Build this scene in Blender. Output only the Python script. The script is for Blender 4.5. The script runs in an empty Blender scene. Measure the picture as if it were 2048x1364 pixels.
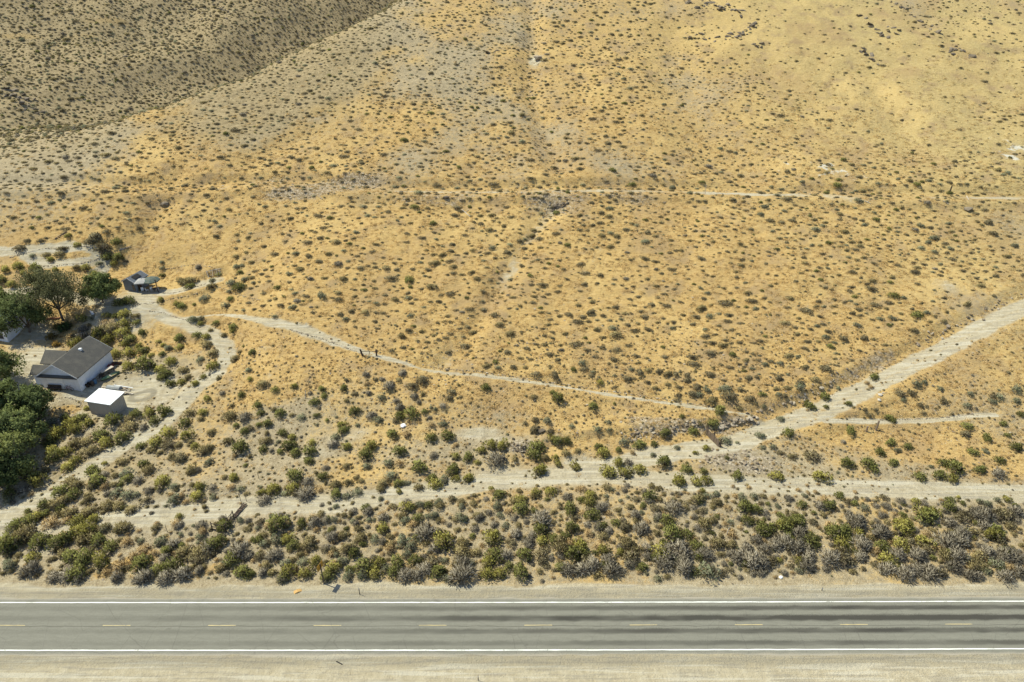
import bpy, bmesh, math, random
import numpy as np

# ------------------------------------------------------------------ camera, sky, sun, exposure
SC = bpy.context.scene
COL = SC.collection
CAM_H, PITCH, FPX = 68.0, 30.0, 1365.0
cam_d = bpy.data.cameras.new('camera'); cam = bpy.data.objects.new('camera', cam_d); COL.objects.link(cam)
cam.location = (0, 0, CAM_H); cam.rotation_euler = (math.radians(90 - PITCH), 0, 0)
cam_d.sensor_width = 36.0; cam_d.lens = 36.0 * FPX / 2048.0
cam_d.clip_start = 0.5; cam_d.clip_end = 6000
SC.camera = cam

SUN_EL = 58.0
SUN_DIR = np.array([-0.93, 0.37]); SUN_DIR /= np.linalg.norm(SUN_DIR)      # horizontal direction towards the sun
wd = bpy.data.worlds.new('World'); SC.world = wd; wd.use_nodes = True
nt = wd.node_tree; bg = nt.nodes['Background']
sky = nt.nodes.new('ShaderNodeTexSky'); sky.sky_type = 'NISHITA'; sky.sun_disc = False
sky.sun_elevation = math.radians(SUN_EL)
sky.sun_rotation = math.atan2(SUN_DIR[0], SUN_DIR[1])
sky.dust_density = 1.5; sky.altitude = 1400
nt.links.new(sky.outputs[0], bg.inputs[0]); bg.inputs[1].default_value = 0.15
sl = bpy.data.lights.new('sun', 'SUN'); so = bpy.data.objects.new('sun', sl); COL.objects.link(so)
sl.energy = 4.6; sl.angle = math.radians(0.53); sl.color = (1.0, 0.97, 0.775)
ce = math.cos(math.radians(SUN_EL))
from mathutils import Vector, Matrix
so.rotation_euler = Vector((SUN_DIR[0]*ce, SUN_DIR[1]*ce, math.sin(math.radians(SUN_EL)))).to_track_quat('Z', 'Y').to_euler()
so.location = (0, 60, 150)
SC.view_settings.view_transform = 'Standard'; SC.view_settings.look = 'None'
SC.view_settings.exposure = 0.36; SC.view_settings.gamma = 1.0
SC.view_settings.use_curve_mapping = False
SC.render.engine = 'CYCLES'
SC.cycles.max_bounces = 5; SC.cycles.diffuse_bounces = 2; SC.cycles.glossy_bounces = 2
SC.cycles.transmission_bounces = 2; SC.cycles.transparent_max_bounces = 4

RNG = np.random.default_rng(11)
random.seed(5)

# ------------------------------------------------------------------ small helpers
def tag(o, label=None, cat=None, group=None, kind=None):
    if label: o['label'] = label
    if cat: o['category'] = cat
    if group: o['group'] = group
    if kind: o['kind'] = kind
    return o

def sstep(a, b, x):
    t = np.clip((x - a) / (b - a), 0, 1); return t * t * (3 - 2 * t)

def vnoise(x, y, seed=0):
    xi = np.floor(x).astype(np.int64); yi = np.floor(y).astype(np.int64)
    fx = x - xi; fy = y - yi
    def h(a, b):
        n = (a * 374761393 + b * 668265263 + seed * 1442695041) & 0xffffffff
        n = ((n ^ (n >> 13)) * 1274126177) & 0xffffffff
        n = n ^ (n >> 16)
        return (n & 0xffff) / 65535.0
    u = fx * fx * (3 - 2 * fx); v = fy * fy * (3 - 2 * fy)
    return (h(xi, yi) * (1 - u) + h(xi + 1, yi) * u) * (1 - v) + (h(xi, yi + 1) * (1 - u) + h(xi + 1, yi + 1) * u) * v

def fbm(x, y, wl, octv=3, seed=0):
    s = 0; a = 1; t = 0
    for i in range(octv):
        s = s + a * (vnoise(x / wl + 13.7 * i, y / wl - 7.1 * i, seed + i) - 0.5); t += a
        wl = wl / 2.03; a *= 0.5
    return s / t * 2

# ------------------------------------------------------------------ terrain heights
PY = np.array([-900, 57, 60, 66, 71, 78, 82, 86, 90, 100, 115, 130, 143, 160, 200, 240, 300, 400, 600, 3000.])
PZ = np.array([0, 0, .25, 1.0, 1.9, 2.1, 2.6, 3.4, 5.2, 7.8, 12, 16.4, 20.3, 25.5, 39.5, 55, 79, 118, 178, 420.])
LZ = np.array([0, 0, .2, .8, 1.3, 1.6, 1.8, 2.0, 2.3, 4.2, 7.6, 12.4, 19.3, 25.5, 38.5, 53, 77, 116, 176, 420.])
yy = np.arange(-900, 3000, 0.5)
def sm(z, y):
    w = np.interp(y, [50, 60, 90, 160, 400], [1.0, 1.2, 2.0, 5, 10])
    f = np.interp(yy, PY, z)
    out = f.copy()
    k = np.arange(-16, 17)
    for sg in (2.0,):
        g = np.exp(-k**2 / (2 * (sg * 2)**2)); g /= g.sum()
        out = np.convolve(np.pad(out, 16, mode='edge'), g, 'valid')
    return out
PS = sm(PZ, yy); LS = sm(LZ, yy)
CA = np.array([-93., 178.]); CU = np.array([0.685, 0.728]); CN = np.array([-0.728, 0.685])

def base_h(x, y):
    x = np.asarray(x, float); y = np.asarray(y, float)
    s = (x - CA[0]) * CN[0] + (y - CA[1]) * CN[1]
    t = (x - CA[0]) * CU[0] + (y - CA[1]) * CU[1]
    s = s + fbm(x, y, 45, 2, 3) * 5
    sp = 3.0 * np.log1p(np.exp(np.clip(s / 3.0, -30, 30)))
    sp = np.where(s > 80, s, sp)
    fall = 0.04 + 0.38 * sstep(-30, 25, t)
    ye = y - CN[1] * sp
    # rolling contours on the slope
    roll = sstep(95, 150, y)
    ye = ye + roll * fbm(x, y, 60, 2, 8) * 3.0
    wl = sstep(-36, -64, x)
    zr = np.interp(ye, yy, PS); zl = np.interp(ye, yy, LS)
    near = zr * (1 - wl) + zl * wl - fall * sp
    ridge = fbm(x * 0.73 + y * 0.68, (y * 0.73 - x * 0.68) * .38, 52, 4, 21) * 17
    far = 20 + 0.44 * (s - 42) + ridge * sstep(30, 90, s)
    sw = s - 74 - 0.12 * t + fbm(x, y, 30, 2, 23) * 9
    far = far + 3.5 * np.exp(-(sw / 17)**2) * sstep(-110, -20, t) + 7 * np.exp(-((s - 165 + .3 * t) / 26)**2)
    d = 3.0
    m = np.maximum(near, far)
    z = m + d * np.log1p(np.exp(-np.abs(near - far) / d)) * 0.5
    # the right-hand upper slope swells a little
    z = z + sstep(150, 260, y) * sstep(20, 120, x) * 3.0
    a = sstep(88, 125, y)
    flat = sstep(62, 75, y)
    z = z + a * fbm(x, y, 26, 3, 5) * 1.0 + (0.34 * flat) * fbm(x, y, 7, 2, 6) + (0.15 * flat) * fbm(x, y, 1.9, 2, 7)
    z = z + sstep(150, 220, y) * fbm(x, y, 12, 3, 9) * 0.8
    z = z + sstep(46, 44, y) * fbm(x, y, 3, 2, 4) * 0.06 + sstep(57, 62, y) * fbm(x, y, 2.5, 3, 14) * 0.10
    return z

def grow(a, b, d0, rate, dmax):
    out = [a]; d = d0
    while out[-1] < b:
        d = min(d * rate, dmax); out.append(out[-1] + d)
    return out
xr = list(np.arange(0, 92, 0.42)); xr = xr[:-1] + grow(xr[-1], 230, 0.42, 1.02, 3.0); xr = xr + grow(xr[-1], 2600, 3, 1.13, 300)[1:]
XS = np.array(sorted([-v for v in xr[1:]] + xr))
yr = list(np.arange(36, 152, 0.36)); yr = yr[:-1] + grow(yr[-1], 330, 0.36, 1.012, 1.6); yr = yr + grow(yr[-1], 2900, 1.6, 1.12, 300)[1:]
ylo = [36 - (v - 36) for v in grow(36, 700, 0.5, 1.2, 200)[1:]][::-1]
YS = np.array(ylo + yr)
GX, GY = np.meshgrid(XS, YS)
Z = base_h(GX, GY)

def bil(F, x, y):
    x = np.asarray(x, float); y = np.asarray(y, float)
    i = np.clip(np.searchsorted(XS, x) - 1, 0, len(XS) - 2); j = np.clip(np.searchsorted(YS, y) - 1, 0, len(YS) - 2)
    u = (x - XS[i]) / (XS[i + 1] - XS[i]); v = (y - YS[j]) / (YS[j + 1] - YS[j])
    return (F[j, i] * (1 - u) + F[j, i + 1] * u) * (1 - v) + (F[j + 1, i] * (1 - u) + F[j + 1, i + 1] * u) * v
def gz(x, y): return bil(Z, x, y)

SP, CP = math.sin(math.radians(PITCH)), math.cos(math.radians(PITCH))
TT = np.concatenate([np.arange(55, 330, 0.35), np.arange(330, 1500, 2.0)])
def pix(px, py):
    """ground point seen at a pixel of the 2048-wide photograph (where to lay a thing out on the terrain)"""
    a = (px - 1024) / FPX; b = -(py - 682) / FPX
    d = np.array([a, CP + b * SP, -SP + b * CP])
    P = d[None, :] * TT[:, None]; P[:, 2] += CAM_H
    g = P[:, 2] - gz(P[:, 0], P[:, 1])
    k = np.argmax(g < 0)
    if g[k] >= 0: k = len(TT) - 1
    t0, t1 = TT[max(k - 1, 0)], TT[k]; g0, g1 = g[max(k - 1, 0)], g[k]
    t = t0 + (t1 - t0) * (g0 / (g0 - g1) if g0 != g1 else 0)
    p = d * t; p[2] += CAM_H
    return p
def mpp(p):
    """metres per photo pixel (2048 wide) at a point"""
    depth = p[1] * CP + (CAM_H - p[2]) * SP
    return depth / FPX

def polyline(pts, step=1.0):
    w = [pix(*p)[:2] for p in pts]
    w = np.array(w)
    # Catmull-Rom smoothing
    out = []
    for i in range(len(w) - 1):
        p0 = w[max(i - 1, 0)]; p1 = w[i]; p2 = w[i + 1]; p3 = w[min(i + 2, len(w) - 1)]
        n = max(2, int(np.linalg.norm(p2 - p1) / step))
        for k in range(n):
            t = k / n
            out.append(0.5 * ((2 * p1) + (-p0 + p2) * t + (2 * p0 - 5 * p1 + 4 * p2 - p3) * t * t + (-p0 + 3 * p1 - 3 * p2 + p3) * t**3))
    out.append(w[-1])
    return np.array(out)

def dist_poly(P, X, Y, maxd=14):
    """distance to polyline, arclength parameter index, signed side; only inside its bounding box"""
    D = np.full(X.shape, 1e6); T = np.zeros(X.shape); S = np.zeros(X.shape)
    sel = (X > P[:, 0].min() - maxd) & (X < P[:, 0].max() + maxd) & (Y > P[:, 1].min() - maxd) & (Y < P[:, 1].max() + maxd)
    idx = np.nonzero(sel); x = X[idx]; y = Y[idx]
    d = np.full(x.shape, 1e6); t = np.zeros(x.shape); s = np.zeros(x.shape)
    Q = P[::2] if len(P) > 60 else P
    if not np.allclose(Q[-1], P[-1]): Q = np.vstack([Q, P[-1]])
    f = (len(P) - 1) / (len(Q) - 1)
    for i in range(len(Q) - 1):
        a = Q[i]; e = Q[i + 1] - a; L = (e**2).sum() + 1e-9
        u = np.clip(((x - a[0]) * e[0] + (y - a[1]) * e[1]) / L, 0, 1)
        dx = x - a[0] - u * e[0]; dy = y - a[1] - u * e[1]
        dd = np.hypot(dx, dy); m = dd < d
        d[m] = dd[m]; t[m] = ((i + u) * f)[m]; s[m] = (e[0] * dy - e[1] * dx)[m]
    D[idx] = d; T[idx] = t; S[idx] = s
    return D, T, S

def smooth1(z, n):
    k = np.ones(n) / n
    return np.convolve(np.pad(z, n // 2, mode='edge'), k, 'valid')[:len(z)]

def flatten(P, half, blend, smooth=15, drop=0.0):
    global Z
    pz = smooth1(gz(P[:, 0], P[:, 1]), smooth) - drop
    D, T, S = dist_poly(P, GX, GY, half + blend + 2)
    w = 1 - sstep(half, half + blend, D)
    tz = np.interp(T, np.arange(len(P)), pz)
    Z = Z * (1 - w) + tz * w
    return D
def gully(P, depth, width):
    global Z
    D, T, S = dist_poly(P, GX, GY, width * 3.5)
    Z = Z - depth * np.exp(-(D / width)**2)
    return D

PATHS = dict(
 bench=[(-80,371),(120,372),(300,374),(550,369),(780,381),(1000,382),(1180,379),(1400,384),(1600,389),(1900,394),(2130,396)],
 lower=[(-80,1058),(60,1052),(220,1040),(350,1030),(450,1014),(560,1008),(700,1000),(830,984),(980,962),(1100,952),(1200,945),(1330,958),(1500,969),(1800,978),(2140,990)],
 spur=[(1180,944),(1290,912),(1400,893),(1470,884),(1530,860),(1640,820),(1760,760),(1880,700),(1960,655),(2048,612),(2160,560)],
 drive=[(-60,1050),(50,1012),(150,957),(240,897),(310,856),(362,812),(390,777),(425,748),(452,718),(452,692),(425,668),(390,652),(340,642),(300,618),(284,598),(302,583),(350,581),(400,570),(432,556)],
 trail=[(330,640),(430,628),(520,640),(600,656),(680,687),(740,708),(800,722),(860,737),(960,750),(1080,766),(1200,786),(1330,804),(1430,820),(1510,829)],
 trail2=[(1650,846),(1700,844),(1800,842),(1900,838),(1945,829),(1990,829)],
 garden1=[(-30,585),(50,583),(120,590),(170,598),(240,606)],
 garden2=[(-20,505),(60,500),(140,494),(190,500),(206,520),(190,540)],
 garden3=[(50,510),(90,528),(150,524),(200,512)],
 uphill=[(1170,430),(1195,470),(1190,510),(1150,560)],
)
GULLIES = [([(1060,-5),(1066,60),(1058,130),(1070,200),(1096,270),(1118,330)],1.45,3.1),
 ([(1105,415),(1050,490),(985,590),(920,690),(868,735)],0.9,2.4),
 ([(345,350),(315,395),(285,470),(230,520)],1.8,4.0),
 ([(1335,60),(1390,240),(1480,340)],1.5,7.0), ([(1740,150),(1790,230),(1830,300)],0.9,4.0),
 ([(690,200),(620,260),(500,320)],0.7,4.0)]
W = {k: polyline(v) for k, v in PATHS.items()}
GD = []
for pts, dep, wid in GULLIES:
    GD.append(gully(polyline(pts), dep, wid))
# rock-faced step above the lower terrace (a rough retaining bank)
BANK = polyline([(1060,893),(1160,872),(1260,862),(1400,846),(1500,838),(1600,795),(1700,752),(1790,706)])
D, T, S = dist_poly(BANK, GX, GY, 8)
DB = D.copy()
Z = Z + np.where(D < 8, 0.34 * np.exp(-(D / 2.2)**2) * np.sign(S) * sstep(0, .6, D), 0)
PD = {}
PD['bench'] = flatten(W['bench'], 2.0, 2.6, 25, 0.1)
PD['spur'] = flatten(W['spur'], 1.9, 3.0, 25, 0.25)
PD['lower'] = flatten(W['lower'], 1.8, 2.2, 31, 0.15)
PD['drive'] = flatten(W['drive'], 1.6, 1.6, 15)
PD['trail'] = flatten(W['trail'], 0.7, 1.0, 9, 0.08)
PD['trail2'] = flatten(W['trail2'], 0.5, 0.9, 9, 0.08)
for k in ('garden1', 'garden2', 'garden3', 'uphill'):
    PD[k] = dist_poly(W[k], GX, GY, 6)[0]

# yards levelled under the buildings
def level(px, py, r, blend):
    global Z
    p = pix(px, py); d = np.hypot(GX - p[0], GY - p[1])
    w = 1 - sstep(r, r + blend, d); Z = Z * (1 - w) + p[2] * w
level(152, 757, 6.2, 9); level(60, 700, 4.0, 9); level(285, 583, 2.6, 9); level(215, 815, 4.5, 5)
# the highway bed
RC = lambda x: 51.95 + 0.0016 * x + 0.00002 * x * x       # centre line of the highway
RW = 4.05
rd = np.abs(GY - RC(GX))
Z = np.where(rd < 9, Z * sstep(RW + .6, 9, rd), Z)
Z = np.where(rd < RW + .5, -0.07 + 0.085 * sstep(RW - .75, RW - .05, rd + .22 * fbm(GX, GY, 2.2, 3, 61)), Z)

# ------------------------------------------------------------------ ground masks (what the ground is made of, point by point)
def ell(px, py, rx, ry, soft=0.5):
    """soft elliptical patch on the ground around a photographed place; radii in photo pixels"""
    c = pix(px, py); ex = abs(pix(px + rx, py)[:2] - c[:2]); ey = pix(px, py - ry)[:2] - c[:2]
    ax = max(np.hypot(*ex) * 1.0, .3); ay = max(np.hypot(*ey), .3)
    uy = ey / (np.hypot(*ey) + 1e-9)
    dx = GX - c[0]; dy = GY - c[1]
    v = (dx * uy[0] + dy * uy[1]) / ay
    u = (dx * uy[1] - dy * uy[0]) / ax
    r = np.sqrt(u * u + v * v)
    return 1 - sstep(1 - soft, 1 + soft, r)

slope = sstep(86, 96, GY)
s_far = (GX - CA[0]) * CN[0] + (GY - CA[1]) * CN[1] + fbm(GX, GY, 45, 2, 3) * 5
n40 = fbm(GX, GY, 40, 3, 31); n12 = fbm(GX, GY, 12, 3, 32); n4 = fbm(GX, GY, 4, 2, 33)
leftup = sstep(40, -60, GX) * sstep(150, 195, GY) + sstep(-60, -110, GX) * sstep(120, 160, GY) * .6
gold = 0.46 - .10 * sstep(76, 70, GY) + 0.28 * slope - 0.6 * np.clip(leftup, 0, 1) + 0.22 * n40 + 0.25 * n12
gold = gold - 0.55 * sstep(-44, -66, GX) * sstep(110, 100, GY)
for e in [(1000,560,330,160,.25),(800,500,300,110,.2),(1500,600,300,170,.25),(1750,450,250,60,.3),(760,240,130,55,.4),(640,290,90,50,.35),
          (450,330,100,18,.45),(420,440,160,50,.35),(350,470,60,60,.3),(1280,820,160,45,.5),(1050,780,100,30,.45),(620,730,90,40,.4),(1750,860,260,60,.4),
          (1900,900,140,40,.3),(360,680,60,22,.75),(500,690,50,35,.7),(420,605,60,18,.7),(560,770,60,30,.4),(160,525,45,14,.9),(95,495,60,8,.6),(60,470,50,14,.5),
          (245,545,50,14,.6),(335,590,30,12,.4),(130,825,28,14,.9),(1950,250,200,130,.3),(1650,100,260,90,.3),(250,1130,60,14,.7),(420,1140,40,12,.5),(380,515,60,25,.4),
          (1050,1000,120,20,.1),(900,900,160,30,-.25),(640,900,70,18,-.3),(1560,930,160,25,-.25),(330,215,60,20,.2),(300,60,120,14,.3),(100,75,110,8,.9),(200,40,60,8,.8)]:
    gold = gold + ell(*e[:4]) * e[4] * 1.0
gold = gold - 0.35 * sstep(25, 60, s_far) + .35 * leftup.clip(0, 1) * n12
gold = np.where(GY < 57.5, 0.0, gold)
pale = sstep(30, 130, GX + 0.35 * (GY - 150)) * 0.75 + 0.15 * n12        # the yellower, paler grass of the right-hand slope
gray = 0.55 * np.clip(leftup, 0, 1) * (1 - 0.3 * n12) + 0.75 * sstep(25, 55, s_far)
for e in [(560,150,160,60,.35),(430,240,120,40,.25),(760,395,70,16,.4),(330,740,70,40,.5),(400,820,60,70,.4),(150,930,120,60,.5),(250,960,90,50,.4),
          (90,1150,80,40,.3),(1010,650,40,30,.35),(880,700,40,30,.3),(1030,545,40,40,.3),(1185,490,30,40,.35),(330,545,80,12,.3)]:
    gray = gray + ell(*e[:4]) * e[4]
dirt = np.zeros_like(Z)
def mx(a, b): return np.maximum(a, b)
rag = n4 * 0.35 + fbm(GX, GY, 1.6, 2, 41) * 0.25
dirt = mx(dirt, (1 - .38 * np.exp(-(PD['lower'] / .4)**2)) * (1 - sstep(1.1, 2.6, PD['lower'] + rag)))
dirt = mx(dirt, (1 - .38 * np.exp(-(PD['spur'] / .4)**2)) * (1 - sstep(1.2, 2.6, PD['spur'] + rag)))
dirt = mx(dirt, .78 * (1 - sstep(1.1, 2.6, PD['drive'] + rag * 1.3)))
tw = 0.45 + 0.9 * np.exp(-((GX + 38) / 10)**2)
dirt = mx(dirt, .85 * (1 - sstep(tw * .6, tw * 1.5, PD['trail'] + rag * .8)))
dirt = mx(dirt, 1 - sstep(.3, .9, PD['trail2'] + rag * .4))
dirt = mx(dirt, .72 * (1 - sstep(.3, 1.3, PD['bench'] + rag * 1.6)) * (sstep(-60, -20, GX) * .6 + .4) * (.75 + .8 * n12))
for k in ('garden1', 'garden2', 'garden3'): dirt = mx(dirt, .8 * (1 - sstep(.8, 1.9, PD[k] + rag)))
dirt = mx(dirt, .28 * (1 - sstep(.8, 2.4, PD['uphill'] + rag)))
dirt = mx(dirt, .42 * np.exp(-(GD[1] / 2.4)**2) * (0.6 + n4 * .9 + .4 * n12))
for e in [(300,785,85,52,1.),(60,700,52,55,1.),(95,745,45,22,1.),(150,792,70,14,.95),(268,606,48,30,1.),(220,615,60,14,1.),(1190,935,70,26,.95),(1060,948,130,26,.8),
          (700,870,60,18,.75),(640,905,50,16,.6),(960,865,60,14,.65),(1010,880,90,16,.55),(850,855,40,10,.5),(230,960,60,14,.6),(120,990,90,20,.5),(60,960,60,30,.5),(260,1030,120,16,.7),
          (60,1110,90,22,.5),(700,1010,100,12,.8),(520,705,30,16,.6),(540,750,20,10,.5),(1320,905,70,14,.8),(700,980,70,10,.5),(40,1070,60,18,.6),(360,1040,80,10,.6),(150,830,24,12,.5),
          (750,385,60,5,.3),(930,388,50,5,.3),(1630,365,40,8,.35),(1660,335,40,12,.35),(1740,350,30,14,.35),(1500,350,40,10,.4),(2045,300,50,28,.4),(1680,395,40,6,.7),(1070,120,14,14,.7),(640,240,40,14,.5),
          (390,350,60,8,.3),(1890,570,30,14,.5),(40,590,50,10,.7),(190,640,20,30,.7),(1180,960,200,14,.6)]:
    dirt = mx(dirt, ell(*e[:4], .9) * e[4] * (.9 + .5 * n4))
shoulder = (GY < 57.8 + 0.8 * fbm(GX, GY, 9, 2, 50)) & (GY > 30)
sh = sstep(58.4, 57.2, GY + 0.9 * fbm(GX, GY, 9, 3, 50)) * sstep(30, 36, GY)
dirt = mx(dirt, sh)
rock = np.zeros_like(Z)
for e in [(650,375,130,15,.95),(540,365,60,14,.6),(880,395,110,12,.6),(1110,395,80,22,.7),(1260,392,80,10,.6),(1600,385,50,10,.5),(1380,850,150,16,.8),(1480,920,100,26,.7),(1300,850,60,14,.7),
          (1080,300,20,30,.5),(1080,130,30,30,.5),(1040,890,40,14,.8),(125,842,26,9,.9),(1700,770,60,14,.5),(1620,805,60,10,.6),(1010,640,40,40,.3),(880,720,60,30,.3),(430,300,50,12,.3)]:
    rock = mx(rock, ell(*e[:4], .6) * e[4])
rock = mx(rock, .55 * (1 - sstep(.8, 2.4, DB)) * (.7 + n4))
rock = mx(rock, .5 * np.exp(-(GD[0] / 2)**2))
rock = mx(rock, .42 * (1 - sstep(1.6, 4.2, PD['bench'])) * (.6 + n4 + .5 * n12))
stain = np.zeros_like(Z)
stain = mx(stain, .55 * (1 - sstep(.2, 2.2, np.abs(np.abs(GY - RC(GX)) - 4.4) + n4 * .5)))
ring = ell(285, 792, 26, 11, .3) - ell(285, 792, 15, 5, .4)
stain = mx(stain, ring)
white = .9 * ell(1630,342,80,26,.8) + .95 * ell(2045,300,60,34,.8) + .8 * ell(1745,350,20,12) + .5 * ell(1072,118,10,10)
white = white * (.7 + n4)
gold = np.clip(gold, 0, 1); gray = np.clip(gray, 0, 1); pale = np.clip(pale, 0, 1)

# ------------------------------------------------------------------ materials
def newmat(name):
    m = bpy.data.materials.new(name); m.use_nodes = True
    n = m.node_tree; b = n.nodes['Principled BSDF']; b.inputs['Roughness'].default_value = 0.9
    b.inputs['Specular IOR Level'].default_value = 0.15
    return m, n, b
def nd(n, typ, **kw):
    q = n.nodes.new(typ)
    for k, v in kw.items(): setattr(q, k, v)
    return q
def math_(n, op, a, b=None, clamp=False):
    q = nd(n, 'ShaderNodeMath', operation=op, use_clamp=clamp)
    for i, v in enumerate((a, b)):
        if v is None: continue
        if isinstance(v, (int, float)): q.inputs[i].default_value = v
        else: n.links.new(v, q.inputs[i])
    return q.outputs[0]
def mixc(n, f, a, b, blend='MIX'):
    q = nd(n, 'ShaderNodeMix', data_type='RGBA', blend_type=blend)
    for i, v in ((0, f), (6, a), (7, b)):
        if isinstance(v, (int, float)): q.inputs[i].default_value = v
        elif isinstance(v, tuple): q.inputs[i].default_value = (*v, 1) if len(v) == 3 else v
        else: n.links.new(v, q.inputs[i])
    return q.outputs[2]
def noise(n, vec, scale, detail=2, rough=0.5, out=0):
    q = nd(n, 'ShaderNodeTexNoise'); q.inputs['Scale'].default_value = scale; q.inputs['Detail'].default_value = detail
    q.inputs['Roughness'].default_value = rough; n.links.new(vec, q.inputs['Vector']); return q.outputs[out]
def ramp(n, fac, stops):
    q = nd(n, 'ShaderNodeValToRGB'); e = q.color_ramp.elements
    while len(e) < len(stops): e.new(0.5)
    for i, (p, c) in enumerate(stops):
        e[i].position = p; e[i].color = (*c, 1) if isinstance(c, tuple) else (c, c, c, 1)
    n.links.new(fac, q.inputs[0]); return q.outputs[0]
def smstep(n, x, a, b):
    q = nd(n, 'ShaderNodeMapRange', interpolation_type='SMOOTHSTEP'); n.links.new(x, q.inputs[0])
    q.inputs[1].default_value = a; q.inputs[2].default_value = b; return q.outputs[0]
def bump(n, b, h, strength, dist):
    q = nd(n, 'ShaderNodeBump'); q.inputs['Strength'].default_value = strength; q.inputs['Distance'].default_value = dist
    n.links.new(h, q.inputs['Height']); n.links.new(q.outputs[0], b.inputs['Normal']); return q
def mapping(n, vec, sc, rot=(0, 0, 0)):
    q = nd(n, 'ShaderNodeMapping'); q.inputs['Scale'].default_value = sc; q.inputs['Rotation'].default_value = rot
    n.links.new(vec, q.inputs['Vector']); return q.outputs[0]

def ground_material():
    m, n, b = newmat('dry_hillside_ground')
    pos = nd(n, 'ShaderNodeNewGeometry').outputs['Position']
    A = nd(n, 'ShaderNodeAttribute', attribute_name='ma'); B = nd(n, 'ShaderNodeAttribute', attribute_name='mb')
    sa = nd(n, 'ShaderNodeSeparateColor'); sb = nd(n, 'ShaderNodeSeparateColor')
    n.links.new(A.outputs['Color'], sa.inputs[0]); n.links.new(B.outputs['Color'], sb.inputs[0])
    dirt_, gold_, gray_ = sa.outputs; rock_, white_, stain_ = sb.outputs
    palea = nd(n, 'ShaderNodeAttribute', attribute_name='mp').outputs['Fac']
    n1 = noise(n, pos, 0.22, 4, .6); n2 = noise(n, pos, 1.1, 4, .65); n3 = noise(n, pos, 4.5, 3, .6); n5 = noise(n, pos, 13, 2, .6)
    # grass lies over in streaks running along the contour
    ms = mapping(n, pos, (0.55, 2.2, 2.2), (0, 0, .12)); st = noise(n, ms, 1.6, 4, .7)
    ms2 = mapping(n, pos, (0.8, 2.6, 2.6), (0, 0, -.3)); st2 = noise(n, ms2, 4.0, 3, .65)
    soil = ramp(n, n2, [(.28, (.25, .195, .11)), (.5, (.36, .29, .175)), (.74, (.46, .385, .25))])
    soil = mixc(n, smstep(n, n3, .54, .68), soil, (.20, .155, .09))
    soil = mixc(n, math_(n, 'MULTIPLY', smstep(n, n5, .58, .68), .75), soil, (.58, .52, .40))
    soil = mixc(n, math_(n, 'MULTIPLY', smstep(n, n5, .42, .34), .6), soil, (.17, .13, .08))
    g = math_(n, 'ADD', math_(n, 'MULTIPLY', st, .6), math_(n, 'MULTIPLY', st2, .4))
    gc = ramp(n, g, [(.30, (.265, .168, .064)), (.44, (.425, .275, .100)), (.56, (.52, .36, .145)), (.70, (.63, .475, .23))])
    gp = ramp(n, g, [(.30, (.255, .190, .085)), (.44, (.405, .31, .13)), (.56, (.49, .39, .18)), (.70, (.59, .49, .265))])
    gc = mixc(n, palea, gc, gp)
    gc = mixc(n, math_(n, 'MULTIPLY', smstep(n, n3, .55, .70), .6), gc, (.30, .205, .09))
    gc = mixc(n, math_(n, 'MULTIPLY', smstep(n, n2, .56, .70), .5), gc, (.37, .27, .14))
    gc = mixc(n, math_(n, 'MULTIPLY', smstep(n, n1, .50, .68), .75), gc, (.33, .235, .125))
    nb = noise(n, pos, .055, 4, .6)
    gc = mixc(n, math_(n, 'MULTIPLY', smstep(n, nb, .50, .66), .5), gc, (.36, .245, .115))
    gc = mixc(n, math_(n, 'MULTIPLY', smstep(n, nb, .48, .34), .4), gc, (.60, .43, .175))
    fg = math_(n, 'ADD', math_(n, 'ADD', gold_, math_(n, 'MULTIPLY', math_(n, 'ADD', nb, -.5), -.7)), math_(n, 'MULTIPLY', math_(n, 'ADD', math_(n, 'ADD', n2, math_(n, 'MULTIPLY', n3, .6)), -.8), 1.0))
    col = mixc(n, smstep(n, fg, .28, .72), soil, gc)
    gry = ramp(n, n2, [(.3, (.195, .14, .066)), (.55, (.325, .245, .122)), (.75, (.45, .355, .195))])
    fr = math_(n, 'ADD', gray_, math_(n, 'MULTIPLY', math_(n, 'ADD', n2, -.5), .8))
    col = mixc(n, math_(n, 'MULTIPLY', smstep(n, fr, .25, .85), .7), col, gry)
    vor = nd(n, 'ShaderNodeTexVoronoi'); vor.inputs['Scale'].default_value = 2.4; n.links.new(pos, vor.inputs['Vector'])
    rk = ramp(n, vor.outputs['Distance'], [(.0, (.55, .48, .375)), (.35, (.42, .355, .265)), (.62, (.20, .16, .11))])
    fk = math_(n, 'ADD', rock_, math_(n, 'MULTIPLY', math_(n, 'ADD', n2, -.5), 1.0))
    col = mixc(n, math_(n, 'MULTIPLY', smstep(n, fk, .4, .8), .75), col, rk)
    mt = mapping(n, pos, (.12, 1.6, 1.6)); tr = noise(n, mt, 1.5, 4, .6)
    dc = ramp(n, n2, [(.25, (.345, .293, .190)), (.5, (.43, .372, .253)), (.75, (.515, .46, .33))])
    dc = mixc(n, math_(n, 'MULTIPLY', smstep(n, tr, .48, .62), .65), dc, (.29, .26, .20))
    dc = mixc(n, math_(n, 'MULTIPLY', smstep(n, noise(n, mapping(n, pos, (.04, .9, .9)), 1.7, 3, .6), .52, .62), .6), dc, (.54, .50, .39))
    dc = mixc(n, math_(n, 'MULTIPLY', smstep(n, n5, .60, .70), .5), dc, (.33, .285, .21))
    fd = math_(n, 'ADD', dirt_, math_(n, 'MULTIPLY', math_(n, 'ADD', math_(n, 'ADD', n2, math_(n, 'MULTIPLY', n3, .5)), -.75), .7))
    col = mixc(n, math_(n, 'MULTIPLY', smstep(n, fd, .25, .80), .95), col, dc)
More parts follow.
